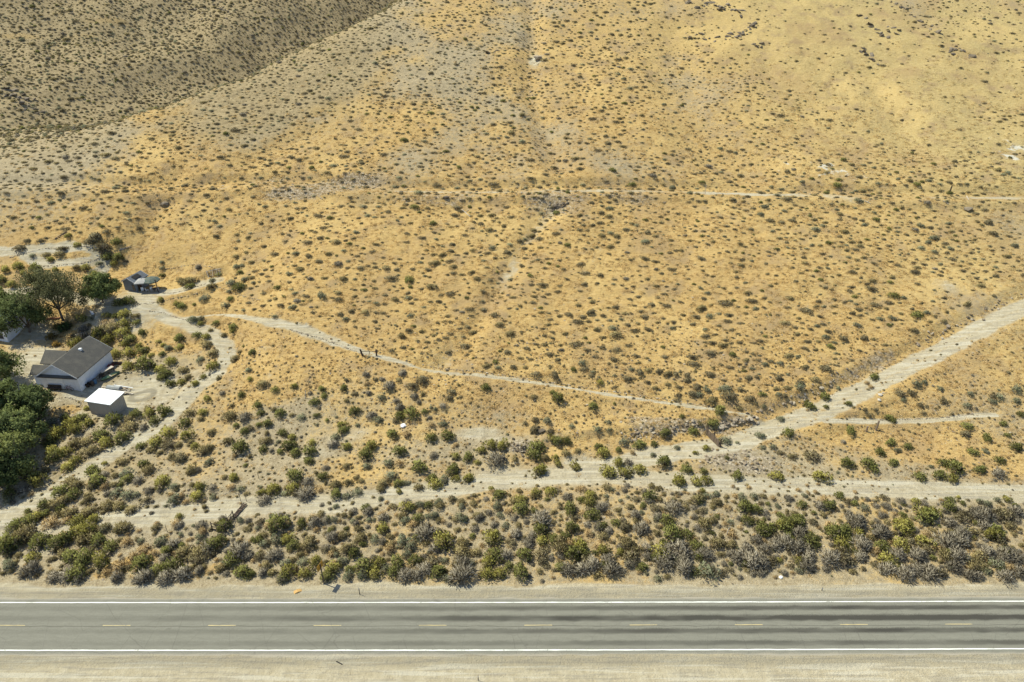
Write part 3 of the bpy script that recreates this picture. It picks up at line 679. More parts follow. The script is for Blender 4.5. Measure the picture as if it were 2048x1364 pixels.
# every shrub of the foreground that the photograph lets one pick out: corner of a tile of the photograph, then x y width kind in quarter pixels
TILES = {
'0 440': """160 228 90 d 215 170 60 d 330 170 60 d 370 145 40 d 510 230 80 d 625 205 60 r 490 275 90 b 370 285 70 b 405 320 60 r 260 290 50 s 545 130 60 r 760 140 130 d 720 175 100 d 860 95 60 d 945 180 90 g
820 230 130 d 840 265 80 d 860 310 90 g 940 310 90 g 915 355 60 r 1010 330 40 d 960 275 50 d 1115 70 60 d 760 435 80 r 800 350 60 s 690 390 80 r 605 380 70 b 150 385 90 r 300 400 100 g 270 470 110 g 180 430 60 r 40 400 80 r 30 480 100 g 100 520 80 r 450 400 70 r
1300 445 50 g 1300 390 45 s 1300 340 45 s 1290 650 65 r 1530 490 120 b 1520 535 80 g 1460 490 90 b 1590 380 70 k 1750 440 48 r 1700 487 50 s 1695 537 80 b 1850 510 80 s 1915 547 110 g 1835 572 50 s 1420 680 60 r 1465 692 70 g 1555 680 35 g 1645 627 90 s 1840 634 60 g 1805 692 70 s
1545 800 90 s 1600 795 80 s 1605 832 60 r 1735 832 75 g 1690 880 50 b 1875 857 75 g 1870 897 60 r 1830 832 35 t 1580 922 75 g 1440 953 95 g 1650 940 80 r 1660 1003 120 b 1700 1067 90 b 1350 1030 70 s 1440 1027 80 r 1310 1005 50 r 1265 977 45 r 1300 1072 60 g 1215 1082 60 r 1920 1052 60 b 1885 1112 80 b 1950 1012 30 r 1790 922 60 b 1605 1122 80 s 1700 1175 110 r 1630 1258 60 r 1560 1312 70 r 1375 1312 80 g 1460 1305 80 r 1330 1235 110 g 1290 1272 80 g 1185 1175 165 g 1040 1178 120 r 1290 1192 90 r 1370 1142 110 r 1470 1202 90 b 1500 1262 70 b
1150 1055 95 g 1120 1012 70 r 1040 1073 110 r 930 1083 100 r 1000 1003 80 r 990 912 130 r 1050 958 110 g 860 967 120 r 850 880 130 b 920 865 120 b 780 922 130 r 1000 842 100 r 1140 907 75 g 1100 822 70 g 850 772 70 r 925 772 65 g 1010 767 100 r 1090 767 75 b 1030 660 110 g 960 668 100 g 650 942 110 k 680 882 80 k 610 992 120 r 730 792 60 s 540 852 90 g 470 862 90 g 650 802 100 r 850 1012 90 r 1990 1202 70 s 2000 1272 60 r 2020 1062 70 g 1750 1267 60 b 1890 377 60 s 1920 422 50 g 1960 477 60 s 2030 502 50 s 700 850 60 b 590 930 60 b""",
'0 740': """530 388 75 g 660 385 110 g 560 443 140 r 480 505 140 r 430 562 120 r 600 485 115 r 700 443 100 r 400 592 90 g 410 433 90 s 700 313 60 r 820 525 130 g 870 595 140 r 690 583 110 b 590 595 110 b 550 655 110 r 420 660 120 r 440 705 140 g 720 655 150 b 600 733 100 r 540 788 110 r 370 803 90 b 240 862 150 r 310 885 150 r 80 988 120 g 200 963 85 k 760 825 130 g 840 748 50 r 910 415 130 g 1000 545 140 g 1030 403 90 b 1100 355 100 g 1150 465 75 k 1030 468 130 b 1200 363 110 r 1240 413 90 g 1330 325 110 g 1180 313 80 b 1310 368 45 r
1130 615 80 g 1210 645 80 b 1280 662 60 b 1250 575 130 r 1350 605 120 d 1430 603 70 b 1350 513 120 r 1490 435 100 g 1510 523 110 r 1520 348 90 b 1620 343 80 r 1610 393 60 b 1530 577 60 b 1560 622 80 r 1640 645 130 b 1690 493 80 b 1930 205 70 g 1670 233 70 r 1780 188 50 k 1860 283 50 b 1840 383 120 b 1960 383 110 k 1950 495 80 g 1890 443 60 g 2010 463 80 d 1930 625 150 g 1830 573 90 b 1690 613 60 b 1880 692 50 t 2000 692 50 b 1960 762 50 g 1870 873 100 r 1800 863 60 b 1300 908 145 r 1400 933 80 s 1600 940 100 r 1590 1010 110 r 1390 1045 120 s 1450 705 130 d 1380 693 80 b 1670 743 90 s 1590 803 60 k 1530 803 120 b
980 733 100 b 1050 703 50 b 1160 753 90 g 1200 805 130 b 1020 870 100 g 1020 820 110 s 1110 885 90 k 920 853 70 b 920 913 80 b 800 895 130 g 730 935 80 d 840 843 80 k 500 975 140 g 560 903 120 b 630 915 120 b 600 1015 120 g 520 1045 120 b 440 1073 110 b 350 1085 100 g 710 1043 90 b 460 1155 80 b 560 1145 120 b 370 1155 80 g 230 1143 60 g 930 985 110 s 1020 1000 110 s 1190 973 80 k 720 1130 120 b 850 1095 130 b 960 1095 110 b 1060 1110 110 b 690 1155 100 b 300 1195 100 r 220 1225 130 g 110 1258 140 g 410 1235 130 t 540 1203 80 t 630 1235 130 r 750 1208 90 r 1250 1093 40 b 1435 1173 60 r 1640 1095 60 b 1250 1235 50 t 1410 1233 80 t 1000 1255 130 b 830 1275 100 b 700 1293 140 r 1800 1245 120 g 1780 1190 60 k 1630 1293 80 t 200 1325 160 b""",
'512 740': """60 112 110 b 155 157 70 g 305 133 70 r 525 155 70 g 695 153 75 g 730 77 60 d 545 212 60 g 470 260 90 g 435 187 50 k 790 187 60 d 880 37 60 k 960 72 50 d 1010 77 60 k 1140 82 60 b 890 113 60 t 1070 133 110 k 900 182 60 k 1000 223 80 s 1170 28 90 k 1330 83 110 d 1255 125 90 d 1560 170 80 d 1545 220 80 d 1270 213 70 k 1335 193 60 b 1300 257 50 k 1120 243 60 k 1640 217 40 d 1620 117 40 b 1845 145 85 g 1500 293 60 k 1400 302 40 s 1435 317 50 s 1150 303 90 k 1240 350 130 g 1150 380 100 g 1115 407 70 d 1240 295 40 d 1345 332 60 g 1390 382 50 k 1500 433 90 s 1400 442 70 t 790 338 100 g 730 247 60 b 290 357 50 b 190 348 100 g 140 322 60 b 370 378 80 s 490 362 60 g 20 288 80 g 40 352 70 g 90 438 90 g 20 443 60 g 570 402 40 g 490 437 40 s 920 363 90 k 980 408 90 s 700 435 90 r 695 490 100 g 815 442 50 s 640 543 90 s 615 593 110 k
1085 515 100 g 1405 545 95 g 1535 530 120 g 1210 518 80 t 1600 603 60 t 210 508 95 g 290 543 80 r 90 503 60 b 80 568 110 b 180 572 50 s 60 638 80 g 125 643 50 k 270 608 120 g 190 662 60 g 320 673 100 g 440 648 120 g 450 588 80 r 420 728 95 g 725 615 95 r 880 675 130 g 920 620 110 r 1155 648 120 g 890 778 80 s 1060 750 110 s 1150 743 90 t 1420 683 70 k 1600 693 80 r 1705 710 100 g 1320 785 140 g 1560 805 130 g 1970 600 120 r 1880 600 120 r 1800 643 90 r 1920 728 170 k 1770 743 60 r 540 855 95 g 310 850 140 g 480 822 50 b 800 858 60 b 740 903 80 b 640 923 130 b 730 773 80 b 560 787 60 k 1080 850 120 s 1020 903 110 b 1150 908 100 g 1000 953 90 b 1310 933 100 b 850 883 60 b 1400 873 100 g 1690 868 120 r 1600 873 80 r 1430 913 130 r 1500 883 100 s
130 965 150 r 40 983 100 r 300 953 120 r 390 995 160 k 70 1045 120 k 240 943 50 b 630 1003 110 g 740 1003 90 s 820 980 90 s 1140 973 60 r 1000 1033 60 s 635 1093 65 s 1195 1105 130 r 1310 1075 95 s 1460 1065 85 s 1590 1033 50 s 1645 1098 65 s 1430 1168 80 s 1880 948 50 r 1940 1005 110 g 1930 1093 90 s 1700 1023 40 b 1750 1003 60 b 1740 1053 40 b 1190 1205 95 s 895 1133 100 k 700 1168 60 b 760 1148 60 b 200 1235 170 g 370 1238 80 g 470 1223 100 k 560 1203 80 k 620 1263 60 b 800 1233 60 k 1020 1183 90 k 1025 1270 110 r 1355 1295 160 k 1640 1185 100 s 1790 1183 90 k 1870 1143 60 k""",
'1024 740': """340 48 80 d 640 43 60 d 705 103 60 r 925 73 70 d 1025 67 35 d 1085 97 50 d 1020 18 80 d 1175 18 70 d 1305 32 70 d 1395 45 60 d 1395 80 80 d 1335 142 55 d 1325 207 60 d 1435 192 90 d 1480 137 80 d 1560 162 70 s 1600 42 45 d 1740 220 120 d 1830 157 70 d 1890 67 70 d 1960 57 50 d 1910 233 90 d 2010 297 55 s 330 182 55 g 355 240 115 g 640 293 85 g 820 270 32 g 175 222 70 b 115 207 30 s 1660 338 110 g 1360 378 55 g 1610 435 100 g 1500 432 60 b 1230 508 110 g 1450 495 90 g 770 422 60 s 780 477 55 s 680 482 80 s 480 452 60 s 510 417 40 d 185 397 80 d 285 412 80 s 105 432 50 d 180 472 100 d 300 497 70 d 900 570 95 s 1010 605 110 g 1135 593 70 g 845 643 70 g 695 613 80 g 360 565 110 g 310 548 90 r 430 578 90 g 380 617 50 d 200 620 140 g 170 685 130 g 260 703 80 b 215 808 145 r 345 707 70 r 360 748 80 r 495 770 105 r 20 713 80 b 440 663 90 b 530 653 70 b 1650 573 70 r 1320 622 60 s 960 662 60 t 1700 565 100 s 1980 528 80 s 1805 582 40 s 2005 622 60 s 1720 703 50 g 1555 628 70 r 1470 662 50 r 720 675 120 r
850 745 110 r 770 808 160 r 905 820 120 r 1020 805 130 r 1130 683 60 s 1215 735 130 g 930 738 70 k 1400 800 110 g 1345 888 140 r 1460 890 110 r 1550 890 110 r 1535 813 65 g 1800 850 100 g 190 988 95 r 310 980 100 r 205 922 35 b 70 1045 120 r 70 1118 130 g 800 958 55 s 635 1005 110 r 610 1055 120 r 480 1118 120 g 1095 1013 120 g 1150 1113 90 d 1300 1105 170 k 245 1195 150 k 700 1105 100 k 640 1168 120 g 1520 968 60 r 1480 1033 130 b 1640 1058 90 b 1940 1013 80 s 1850 1095 130 g 1960 1118 100 g 980 1163 90 k 1155 1188 70 s 890 1245 120 d 1040 1285 130 k 1245 1225 120 g 1530 1235 120 b 490 1270 110 g 1880 1205 100 g 2000 1265 130 g 220 1275 120 g 30 1315 100 k 1260 1315 160 g 1400 1315 100 g 1770 932 40 t 1900 943 50 t""",
'1536 740': """840 58 80 g 790 102 50 t 825 137 50 t 1250 97 65 s 1180 117 80 s 1375 152 60 s 1610 192 70 s 1850 217 80 s 1790 212 60 d 1790 252 70 s 1920 22 50 d 1990 157 90 s 1990 252 80 s 1410 252 80 d 1590 283 70 s 1210 282 60 d 1265 292 40 d 1080 242 60 s 1145 187 80 d 1050 192 90 d 1245 347 50 d 1470 352 40 d 860 317 50 d 775 322 50 d 815 362 55 d 960 385 80 g 1000 412 60 g 670 493 95 g 640 272 65 g 460 297 50 g 350 300 90 g 310 270 70 g 440 220 100 g 250 142 90 s 560 147 45 s 130 212 60 d 250 102 70 d 80 63 80 d 100 393 75 s 165 515 100 g 35 617 60 s 105 662 70 d 195 693 80 b 355 695 130 d 600 577 50 k 640 755 110 g 790 745 120 g 850 800 90 g 900 663 90 g 985 593 90 g 1035 643 70 s 1110 613 80 g 1000 750 90 g 1590 453 90 g 1570 513 90 d 1880 438 70 g 1760 548 90 g 1910 527 50 g 1970 615 95 g 1640 660 90 g 1740 652 60 s 1850 723 90 g 1480 770 150 g 1400 743 100 g 1370 838 110 g 1460 870 120 r 1205 855 100 g 1680 795 100 g 1300 772 50 s 1850 835 110 k 2020 355 70 g 60 848 130 r 435 855 150 r
310 922 40 t 400 912 40 t 245 962 50 t 320 987 40 t 380 977 50 t 700 977 45 t 585 987 40 b 755 1027 35 b 865 1017 30 b 860 1052 40 b 1520 1023 50 r 160 967 30 b 475 1080 110 g 690 1075 65 g 1180 1055 75 r 1445 1100 110 g 1060 1043 80 k 1230 1140 130 r 1320 1150 130 r 1700 1055 70 s 1750 1075 80 s 1830 1043 60 s 1910 1035 80 r 1660 1155 130 k 1800 1160 120 d 1900 1150 120 d 1970 1125 120 k 1550 1185 130 d 1450 1225 120 k 230 1205 130 g 130 1235 120 r 700 1215 150 k 520 1295 120 g 600 1290 120 g 1070 1265 150 r 900 1285 120 k 1830 1305 130 g 1940 1235 80 d 1550 1305 120 k""",
'0 1024': """110 255 160 g 50 305 120 g 220 205 130 b 330 255 140 g 265 362 100 r 250 465 140 k 180 512 60 k 80 433 110 s 150 352 60 b 470 235 150 g 560 205 110 g 650 135 120 r 700 225 140 b 780 245 130 g 900 295 120 g 990 133 110 b 840 133 80 s 680 388 140 g 560 375 130 g 500 343 90 b 800 405 140 r 550 505 140 k 440 525 120 k 640 495 130 g 640 543 80 k 940 523 100 k 1130 425 150 g 1070 363 90 t 970 430 100 t 860 483 80 t 1160 525 140 k 1100 543 80 k 1380 425 140 g 1290 455 110 g 1340 525 140 k 1460 500 140 k 1390 255 100 k 1330 315 90 g 1290 233 100 s 1480 315 120 b 1570 350 150 b 1600 375 110 d 1730 240 140 g 1670 285 110 k 1600 202 70 s 1780 443 90 b 1920 310 150 k 1860 390 120 g 1930 485 120 g 2010 493 70 g 2030 222 50 g 1160 312 100 t 1990 355 80 k 1600 473 90 k 1020 243 80 t""",
'512 1024': """30 228 80 g 70 253 80 s 170 233 110 s 270 230 120 r 300 275 100 g 150 345 140 k 40 353 90 d 60 483 90 k 120 492 50 g 270 480 130 r 220 525 90 g 400 495 110 r 240 413 90 s 380 403 90 s 480 405 110 r 420 253 130 b 360 333 80 b 550 303 80 d 610 203 110 k 690 193 100 b 620 313 80 b 650 343 60 s 620 455 120 r 580 505 120 g 740 303 130 b 780 343 100 g 860 213 110 b 700 393 90 s 740 513 90 s 860 495 110 s 850 430 140 g 950 493 120 r 990 393 120 r 1090 485 110 g 1190 505 130 k 1010 243 70 k 1070 293 90 t 1170 235 110 s 1245 265 110 s 1210 333 80 s 1150 403 120 g 1270 395 110 g 1500 240 170 r 1430 293 110 k 1400 383 120 d 1350 463 120 k 1290 503 120 k 1450 495 120 g 1530 533 80 s 1650 495 180 k 1630 323 140 b 1640 413 120 k 1890 215 150 r 1900 355 140 g 1860 413 120 r 2000 343 100 k 1850 505 120 r 1960 500 130 r 1660 243 100 b 1770 323 70 b""",
'1024 1024': """50 495 140 g 240 553 40 k 240 243 100 r 130 243 90 k 330 223 100 g 420 203 80 g 390 275 150 b 550 270 150 r 470 335 140 g 570 335 120 g 90 343 120 g 230 350 120 d 240 393 90 d 390 443 80 g 450 463 120 k 550 455 140 k 650 435 140 k 600 385 130 d 730 313 110 r 770 385 110 k 800 455 160 k 900 253 120 b 960 365 150 d 980 303 110 b 870 333 80 r 1080 283 100 k 1180 330 140 r 1150 363 90 g 1240 323 150 k 1220 405 140 k 1330 283 160 k 1380 355 150 k 1380 445 160 k 1480 273 110 g 1540 335 120 k 1580 480 170 s 1170 537 70 s 1650 243 130 b 1760 263 100 b 1790 353 120 k 1900 385 150 k 1860 423 60 g 1980 403 130 k 2020 303 100 k 2015 228 55 t 1360 292 45 t 720 203 100 b 690 123 90 k 770 153 80 k 1820 522 50 k 2030 473 50 k 1880 293 100 k 1960 233 90 k 2010 155 120 g""",
'1536 1024': """30 135 80 g 130 115 140 g 230 75 120 g 250 165 130 k 340 240 130 g 130 255 150 k 60 263 110 k 220 275 140 k 30 385 100 d 90 393 60 r 240 393 80 r 300 425 120 k 320 353 130 k 480 375 150 k 600 375 150 d 540 180 140 g 620 205 90 g 590 265 130 r 515 327 35 t 740 175 100 r 710 85 140 k 890 165 150 k 740 263 130 k 860 323 90 t 900 285 110 g 740 353 120 k 1060 265 120 r 1120 225 100 d 1130 273 50 t 1080 105 130 r 950 393 130 r 1020 343 130 k 960 463 130 k 1190 343 150 k 1190 455 120 k 1080 495 150 k 1280 305 90 d 1260 243 130 r 1250 45 170 g 1310 495 150 k 1370 485 110 d 1420 243 150 k 1520 223 140 k 1480 443 120 k 1520 363 140 k 1400 353 130 b 1640 433 130 b 1720 433 110 b 1820 423 110 s 1680 353 110 b 1640 163 90 b 1730 103 110 k 1800 185 130 r 1850 220 130 d 1930 123 80 b 1750 323 120 k 1900 335 150 k 1860 383 100 k 1920 453 90 t 1990 485 110 k 1620 513 120 k 1900 523 130 k 1980 353 120 k 1540 23 110 d 1720 33 160 k 1900 33 150 d"""}
SHRUBS = []
for key, txt in TILES.items():
    ox, oy = map(int, key.split()); w = txt.split()
    for i in range(0, len(w), 4):
        SHRUBS.append((ox + float(w[i]) / 4, oy + float(w[i + 1]) / 4, float(w[i + 2]) / 4, w[i + 3]))

LOOK = {'r': ('yellow-green rabbitbrush', 'rabbitbrush_shrub'), 'g': ('dark olive-green shrub', 'green_shrub'), 's': ('grey-green sagebrush', 'sage_shrub'), 'd': ('dark brownish sagebrush', 'dark_sage_shrub'),
        'k': ('leafless grey brush', 'grey_twig_shrub'), 'b': ('brownish olive shrub', 'olive_shrub'), 't': ('dry straw-coloured bush', 'dry_bush')}
# where in the photograph a plant stands, in words that can be found there
def zone(px, py):
    road_y = 1055 - 0.09 * px if px < 1100 else 985
    if py > 1110:
        if px < 250: return 'along the highway, far left end'
        if px < 620: return 'along the highway, left of the roadside sign'
        if px < 760: return 'along the highway, beside the roadside sign'
        if px < 1090: return 'along the highway, right of the roadside sign'
        if px < 1400: return 'along the highway, before the round pale bush'
        if px < 1700: return 'along the highway, right of the round pale bush'
        return 'along the highway, far right end'
    if py > road_y + 12:
        if px < 200: return 'on the bank below the driveway mouth'
        if px < 400: return 'on the bank left of the broken rail fence'
        if px < 560: return 'on the bank around the broken rail fence'
        if px < 800: return 'on the bank above the roadside sign'
        if px < 1050: return 'on the bank below the track, mid picture'
        if px < 1300: return 'on the bank below the fork of the tracks'
        if px < 1560: return 'on the bank below the board fence'
        if px < 1800: return 'on the right-hand bank below the dirt track'
        return 'on the bank below the track, right edge'
    if px < 470 and py > 620:
        if py < 690: return 'between the grey shed and the garage'
        if px < 270 and py < 780: return 'uphill of the white garage'
        if px < 400 and py < 780: return 'in the loop of the gravel driveway'
        if py < 850 and px < 360: return 'around the white-roofed shed'
        if px > 360 and py < 860: return 'right of the driveway bend'
        if py < 960 - (px - 100) * .3 and px < 320: return 'between the left-edge trees and the driveway'
        return 'between the driveway and the dirt track'
    if px < 520 and py <= 640:
        return 'around the garden paths, upper left' if px < 260 else 'beside the path right of the grey shed'
    if py > 925: return 'along the uphill edge of the dirt track'
    if py < 832 and px > 700 and py < 720 + (px - 700) * .14: return 'just above the thin pale footpath'
    if px < 620: return 'on the flat right of the driveway'
    if px < 800: return 'on the stony flat below the footpath, left part'
    if px < 1040: return 'on the stony flat around the white rock'
    if px < 1250: return 'below the grassy terrace, above the track fork'
    if px < 1420: return 'against the stone bank left of the board fence'
    if px < 1600: return 'between the board fence and the dirt track'
    if py < 845: return 'on the right slope below the ditch road'
    return 'on the right-hand grass below the small footpath'
def place_shrub(name, mesh, p, wid, hf, rot, sink=.03):
    o = bpy.data.objects.new(name, mesh); COL.objects.link(o)
    o.location = (p[0], p[1], p[2] - sink); o.scale = (wid / 2, wid / 2 * hf[0], wid / 2 * hf[1]); o.rotation_euler = (0, 0, rot)
    return o
SPECIAL = {  # things that one can name on sight
 (1419,1144): 'large round pale green sagebrush alone at the gravel edge, right of centre',
 (811,1016): 'bright yellow-green rabbitbrush standing on the dirt track between pale sagebrush',
 (325,967): 'bright yellow-green rabbitbrush between driveway and dirt track',
 (562,1049): 'big dark green bush at the track edge right of the broken rail fence',
 (450,1051): 'green shrub growing through the broken rail fence',
 (1316,1158): 'small pale sagebrush on open gravel left of the round pale bush',
 (851,1064): 'radiating grey brush above the highway, mid picture',
 (399,987): 'tall bright yellow-green rabbitbrush at the dirt track bend',
 (1229,807): 'small dark narrow shrub alone on the golden terrace',
 (162,675): 'lavender-grey leafless brush uphill of the garage',
 (296,734): 'broad dark olive shrub beside the junk behind the garage',
 (102,1049): 'round dry straw-coloured bush below the driveway mouth',
}
ORD = ['first', 'second', 'third', 'fourth', 'fifth', 'sixth', 'seventh', 'eighth', 'ninth', 'tenth', 'eleventh', 'twelfth', 'thirteenth', 'fourteenth', 'fifteenth', 'sixteenth', 'seventeenth', 'eighteenth', 'nineteenth', 'twentieth'] + ['%dth' % i for i in range(21, 60)]
PLAN = []
for (sx, sy, sw, k) in SHRUBS:
    base = sy + sw * 0.10
    p = pix(sx, base); wid = sw * mpp(p) * (1.22 + .16 * float(sstep(1000, 1060, sy)) + .08 * (sx < 480))
    hfac = RNG.uniform(.9, 1.25)
    big = 'large ' if wid > 2.3 else ('small ' if wid < 1.35 else '')
    sp = [v for kk, v in SPECIAL.items() if abs(kk[0] - sx) < 3 and abs(kk[1] - sy) < 4]
    PLAN.append([sx, p, wid, k, hfac, big + LOOK[k][0] + ' ' + zone(sx, sy), sp[0] if sp else None])
fam = {}
for q in PLAN:
    if not q[6]: fam.setdefault(q[5], []).append(q)
for lb, qs in fam.items():
    qs.sort(key=lambda q: q[0])
    for i, q in enumerate(qs):
        if len(qs) == 1: q[6] = lb
        elif i == 0: q[6] = lb + ', leftmost'
        elif i == len(qs) - 1: q[6] = lb + ', rightmost'
        else: q[6] = lb + ', ' + ORD[i] + ' from left'
for (sx, p, wid, k, hfac, grp, lab) in PLAN:
    o = place_shrub(LOOK[k][1], SH[k][RNG.integers(NV)], p, wid, (RNG.uniform(.85, 1.1), hfac), RNG.uniform(0, 6.28))
    tag(o, lab, 'shrub', 'shrubs of the foreground flat')

# ------------------------------------------------------------------ scattered cover (points that carry copies of a plant)
def scatter(name, pts, scl, rot, idx, protos, label, cat, zs=None):
    me = bpy.data.meshes.new(name); n = len(pts)
    me.vertices.add(n); me.vertices.foreach_set('co', np.asarray(pts, np.float32).ravel())
    S = np.asarray(scl, np.float32)
    for nm, typ, key, arr in (('scl', 'FLOAT_VECTOR', 'vector', S.ravel()), ('rot', 'FLOAT', 'value', np.asarray(rot, np.float32)), ('idx', 'INT', 'value', np.asarray(idx, np.int32))):
        a = me.attributes.new(nm, typ, 'POINT'); a.data.foreach_set(key, arr)
    o = bpy.data.objects.new(name, me); COL.objects.link(o)
    pc = bpy.data.collections.new(name + '_protos')
    for i, pm in enumerate(protos):
        q = bpy.data.objects.new('%s_proto_%02d' % (name, i), pm); pc.objects.link(q)
    g = bpy.data.node_groups.new(name, 'GeometryNodeTree')
    g.interface.new_socket('Geometry', in_out='INPUT', socket_type='NodeSocketGeometry'); g.interface.new_socket('Geometry', in_out='OUTPUT', socket_type='NodeSocketGeometry')
    gi = g.nodes.new('NodeGroupInput'); go = g.nodes.new('NodeGroupOutput'); ip = g.nodes.new('GeometryNodeInstanceOnPoints')
    ci = g.nodes.new('GeometryNodeCollectionInfo'); ci.inputs['Collection'].default_value = pc; ci.inputs['Separate Children'].default_value = True; ci.inputs['Reset Children'].default_value = True
    def attr(nm, t):
        a = g.nodes.new('GeometryNodeInputNamedAttribute'); a.data_type = t; a.inputs['Name'].default_value = nm
        return a.outputs['Attribute']
    cb = g.nodes.new('ShaderNodeCombineXYZ'); g.links.new(attr('rot', 'FLOAT'), cb.inputs[2])
    g.links.new(gi.outputs[0], ip.inputs['Points']); g.links.new(ci.outputs[0], ip.inputs['Instance']); ip.inputs['Pick Instance'].default_value = True
    g.links.new(attr('idx', 'INT'), ip.inputs['Instance Index']); g.links.new(cb.outputs[0], ip.inputs['Rotation']); g.links.new(attr('scl', 'FLOAT_VECTOR'), ip.inputs['Scale'])
    g.links.new(ip.outputs[0], go.inputs[0])
    md = o.modifiers.new('scatter', 'NODES'); md.node_group = g
    tag(o, label, cat, kind='stuff'); return o

def in_view(x, y, z, margin=60):
    dep = y * CP + (CAM_H - z) * SP
    px = 1024 + FPX * x / dep; py = 682 - FPX * ((z - CAM_H) * CP + y * SP) / dep
    return px, py
def rand_pts(n, x0, x1, y0, y1, dens, vis=True):
    x = RNG.uniform(x0, x1, n); y = RNG.uniform(y0, y1, n); z = gz(x, y)
    px, py = in_view(x, y, z)
    ok = (px > -300) & (px < 2350) & (py > -160) & (py < 1420)
    ok &= RNG.uniform(0, 1, n) < dens(x, y, px, py)
    return x[ok], y[ok], z[ok], px[ok], py[ok]
def thin(x, y, r):
    """keep points at least r apart (r per point)"""
    order = RNG.permutation(len(x)); cell = {}; keep = []
    for i in order:
        ri = r[i]; cx_, cy_ = int(x[i] // 2.5), int(y[i] // 2.5); ok = True
        for a in (-1, 0, 1):
            for b in (-1, 0, 1):
                for j in cell.get((cx_ + a, cy_ + b), ()):
                    if (x[i] - x[j])**2 + (y[i] - y[j])**2 < (0.5 * (ri + r[j]))**2: ok = False; break
                if not ok: break
            if not ok: break
        if ok: keep.append(i); cell.setdefault((cx_, cy_), []).append(i)
    return np.array(sorted(keep))

def dens_sage(x, y, px, py):
    d = np.full(x.shape, .85)
    up = np.clip((330 - py) / 330, 0, 1)
    d = d + .9 * up * (px < 1000) + .45 * (px < 760) * (py < 345)
    right = sstep(1150, 1700, px) * sstep(330, 200, py)
    d = d * (1 - .55 * right)
    d = d * (1 - .75 * sstep(.75, 1.0, bil(gold, x, y)) * sstep(420, 250, py))
    d = d * (.12 + 1.5 * (.6 * vnoise(x / 13, y / 13, 91) + .4 * vnoise(x / 4.5, y / 4.5, 92))**1.4)
    d = d * (1 - sstep(.35, .6, bil(dirt, x, y)))
    d = d * (1 + .8 * np.exp(-((bil(np.minimum(PD['bench'], 50), x, y) - 3.2) / 1.2)**2))
    d = d * (1 + .7 * (px < 420) * (py > 360)) * (1 + .5 * np.exp(-((bil(np.minimum(GD[0], 50), x, y) - 2) / 3)**2))
    # belongs to the slope, not to the flat which is planted one by one above
    lim = np.where((px < -20) | (px > 2068), 900, np.where(px < 470, 470, np.where(px < 700, 640, np.where(px < 1500, 700 + (px - 700) * .15, 835 - (px - 1500) * .5))))
    d = d * sstep(10, -25, py - lim)
    return d
x, y, z, px, py = rand_pts(130000, -205, 220, 84, 330, dens_sage)
size = RNG.gamma(5, .25, len(x)); size = np.clip(size, .45, 2.8)
size *= np.interp(y, [90, 150, 190, 240], [1.08, .95, .86, .84])
size *= np.where((px > 1300) & (py < 330), .82, 1)
k = thin(x, y, size * .64 + .12 + .6 * RNG.uniform(0, 1, len(x))**2)
x, y, z, px, py, size = (a[k] for a in (x, y, z, px, py, size))
print('hillside sage', len(x))
onfar = ((x - CA[0]) * CN[0] + (y - CA[1]) * CN[1]) > 15
vis_px = size / ((y * CP + (CAM_H - z) * SP) / FPX)
score = vis_px * ((px > 10) & (px < 2038) & (py > 5)) * (~onfar)
top = np.argsort(-score)[:300]; ist = np.zeros(len(x), bool); ist[top] = True
kinds = RNG.choice(5, len(x), p=[.50, .16, .27, .05, .02])
KK = ['d', 's', 'b', 'g', 'k']
def hill_zone(px, py):
    r = 'above the bench trail' if py < 385 else ('just under the bench trail' if py < 470 else ('halfway up the slope' if py < 600 else 'low on the slope'))
    c = ''
    for lim, w_ in ((330, 'at far left'), (560, 'above the grey shed'), (760, 'above the timber gateway'), (960, 'left of the gully'), (1160, 'around the gully'), (1380, 'above the board fence'), (1600, 'right of centre'), (1820, 'above the ditch road'), (3000, 'near the right edge')):
        if px < lim: c = w_; break
    return r + ', ' + c
HF = {}
for i in np.nonzero(ist)[0]:
    kd = KK[kinds[i]]; HF.setdefault(('broad ' if size[i] > 2.0 else '') + LOOK[kd][0] + ' ' + hill_zone(px[i], py[i]), []).append(i)
HL = {}
for lb, ii in HF.items():
    ii.sort(key=lambda i: px[i])
    for j, i in enumerate(ii): HL[i] = lb if len(ii) == 1 else lb + ', ' + ('leftmost' if j == 0 else ('rightmost' if j == len(ii) - 1 else ORD[j] + ' from left'))
for i in np.nonzero(ist)[0]:
    kd = KK[kinds[i]]
    o = place_shrub('hillside_' + LOOK[kd][1], SH[kd][RNG.integers(NV)], (x[i], y[i], z[i]), size[i] * 1.12, (RNG.uniform(.6, .9), RNG.uniform(.55, .85)), RNG.uniform(-.5, .5) + (math.pi if RNG.uniform() < .5 else 0))
    tag(o, HL[i], 'shrub', 'larger sagebrush on the golden hillside')
m = ~ist
PR = [SH[kd][v] for kd in KK for v in range(NV)]
scl = np.stack([size[m] * .56, size[m] / 2 * RNG.uniform(.6, 1.0, m.sum()), size[m] / 2 * RNG.uniform(.55, .85, m.sum())], 1)
scatter('sagebrush_cover', np.stack([x[m], y[m], z[m] - .03], 1), scl, RNG.uniform(-.5, .5, m.sum()) + math.pi * RNG.integers(0, 2, m.sum()), kinds[m] * NV + RNG.integers(0, NV, m.sum()), PR,
        'thin cover of small sagebrush dotted over the upper golden slopes', 'sage_shrub')
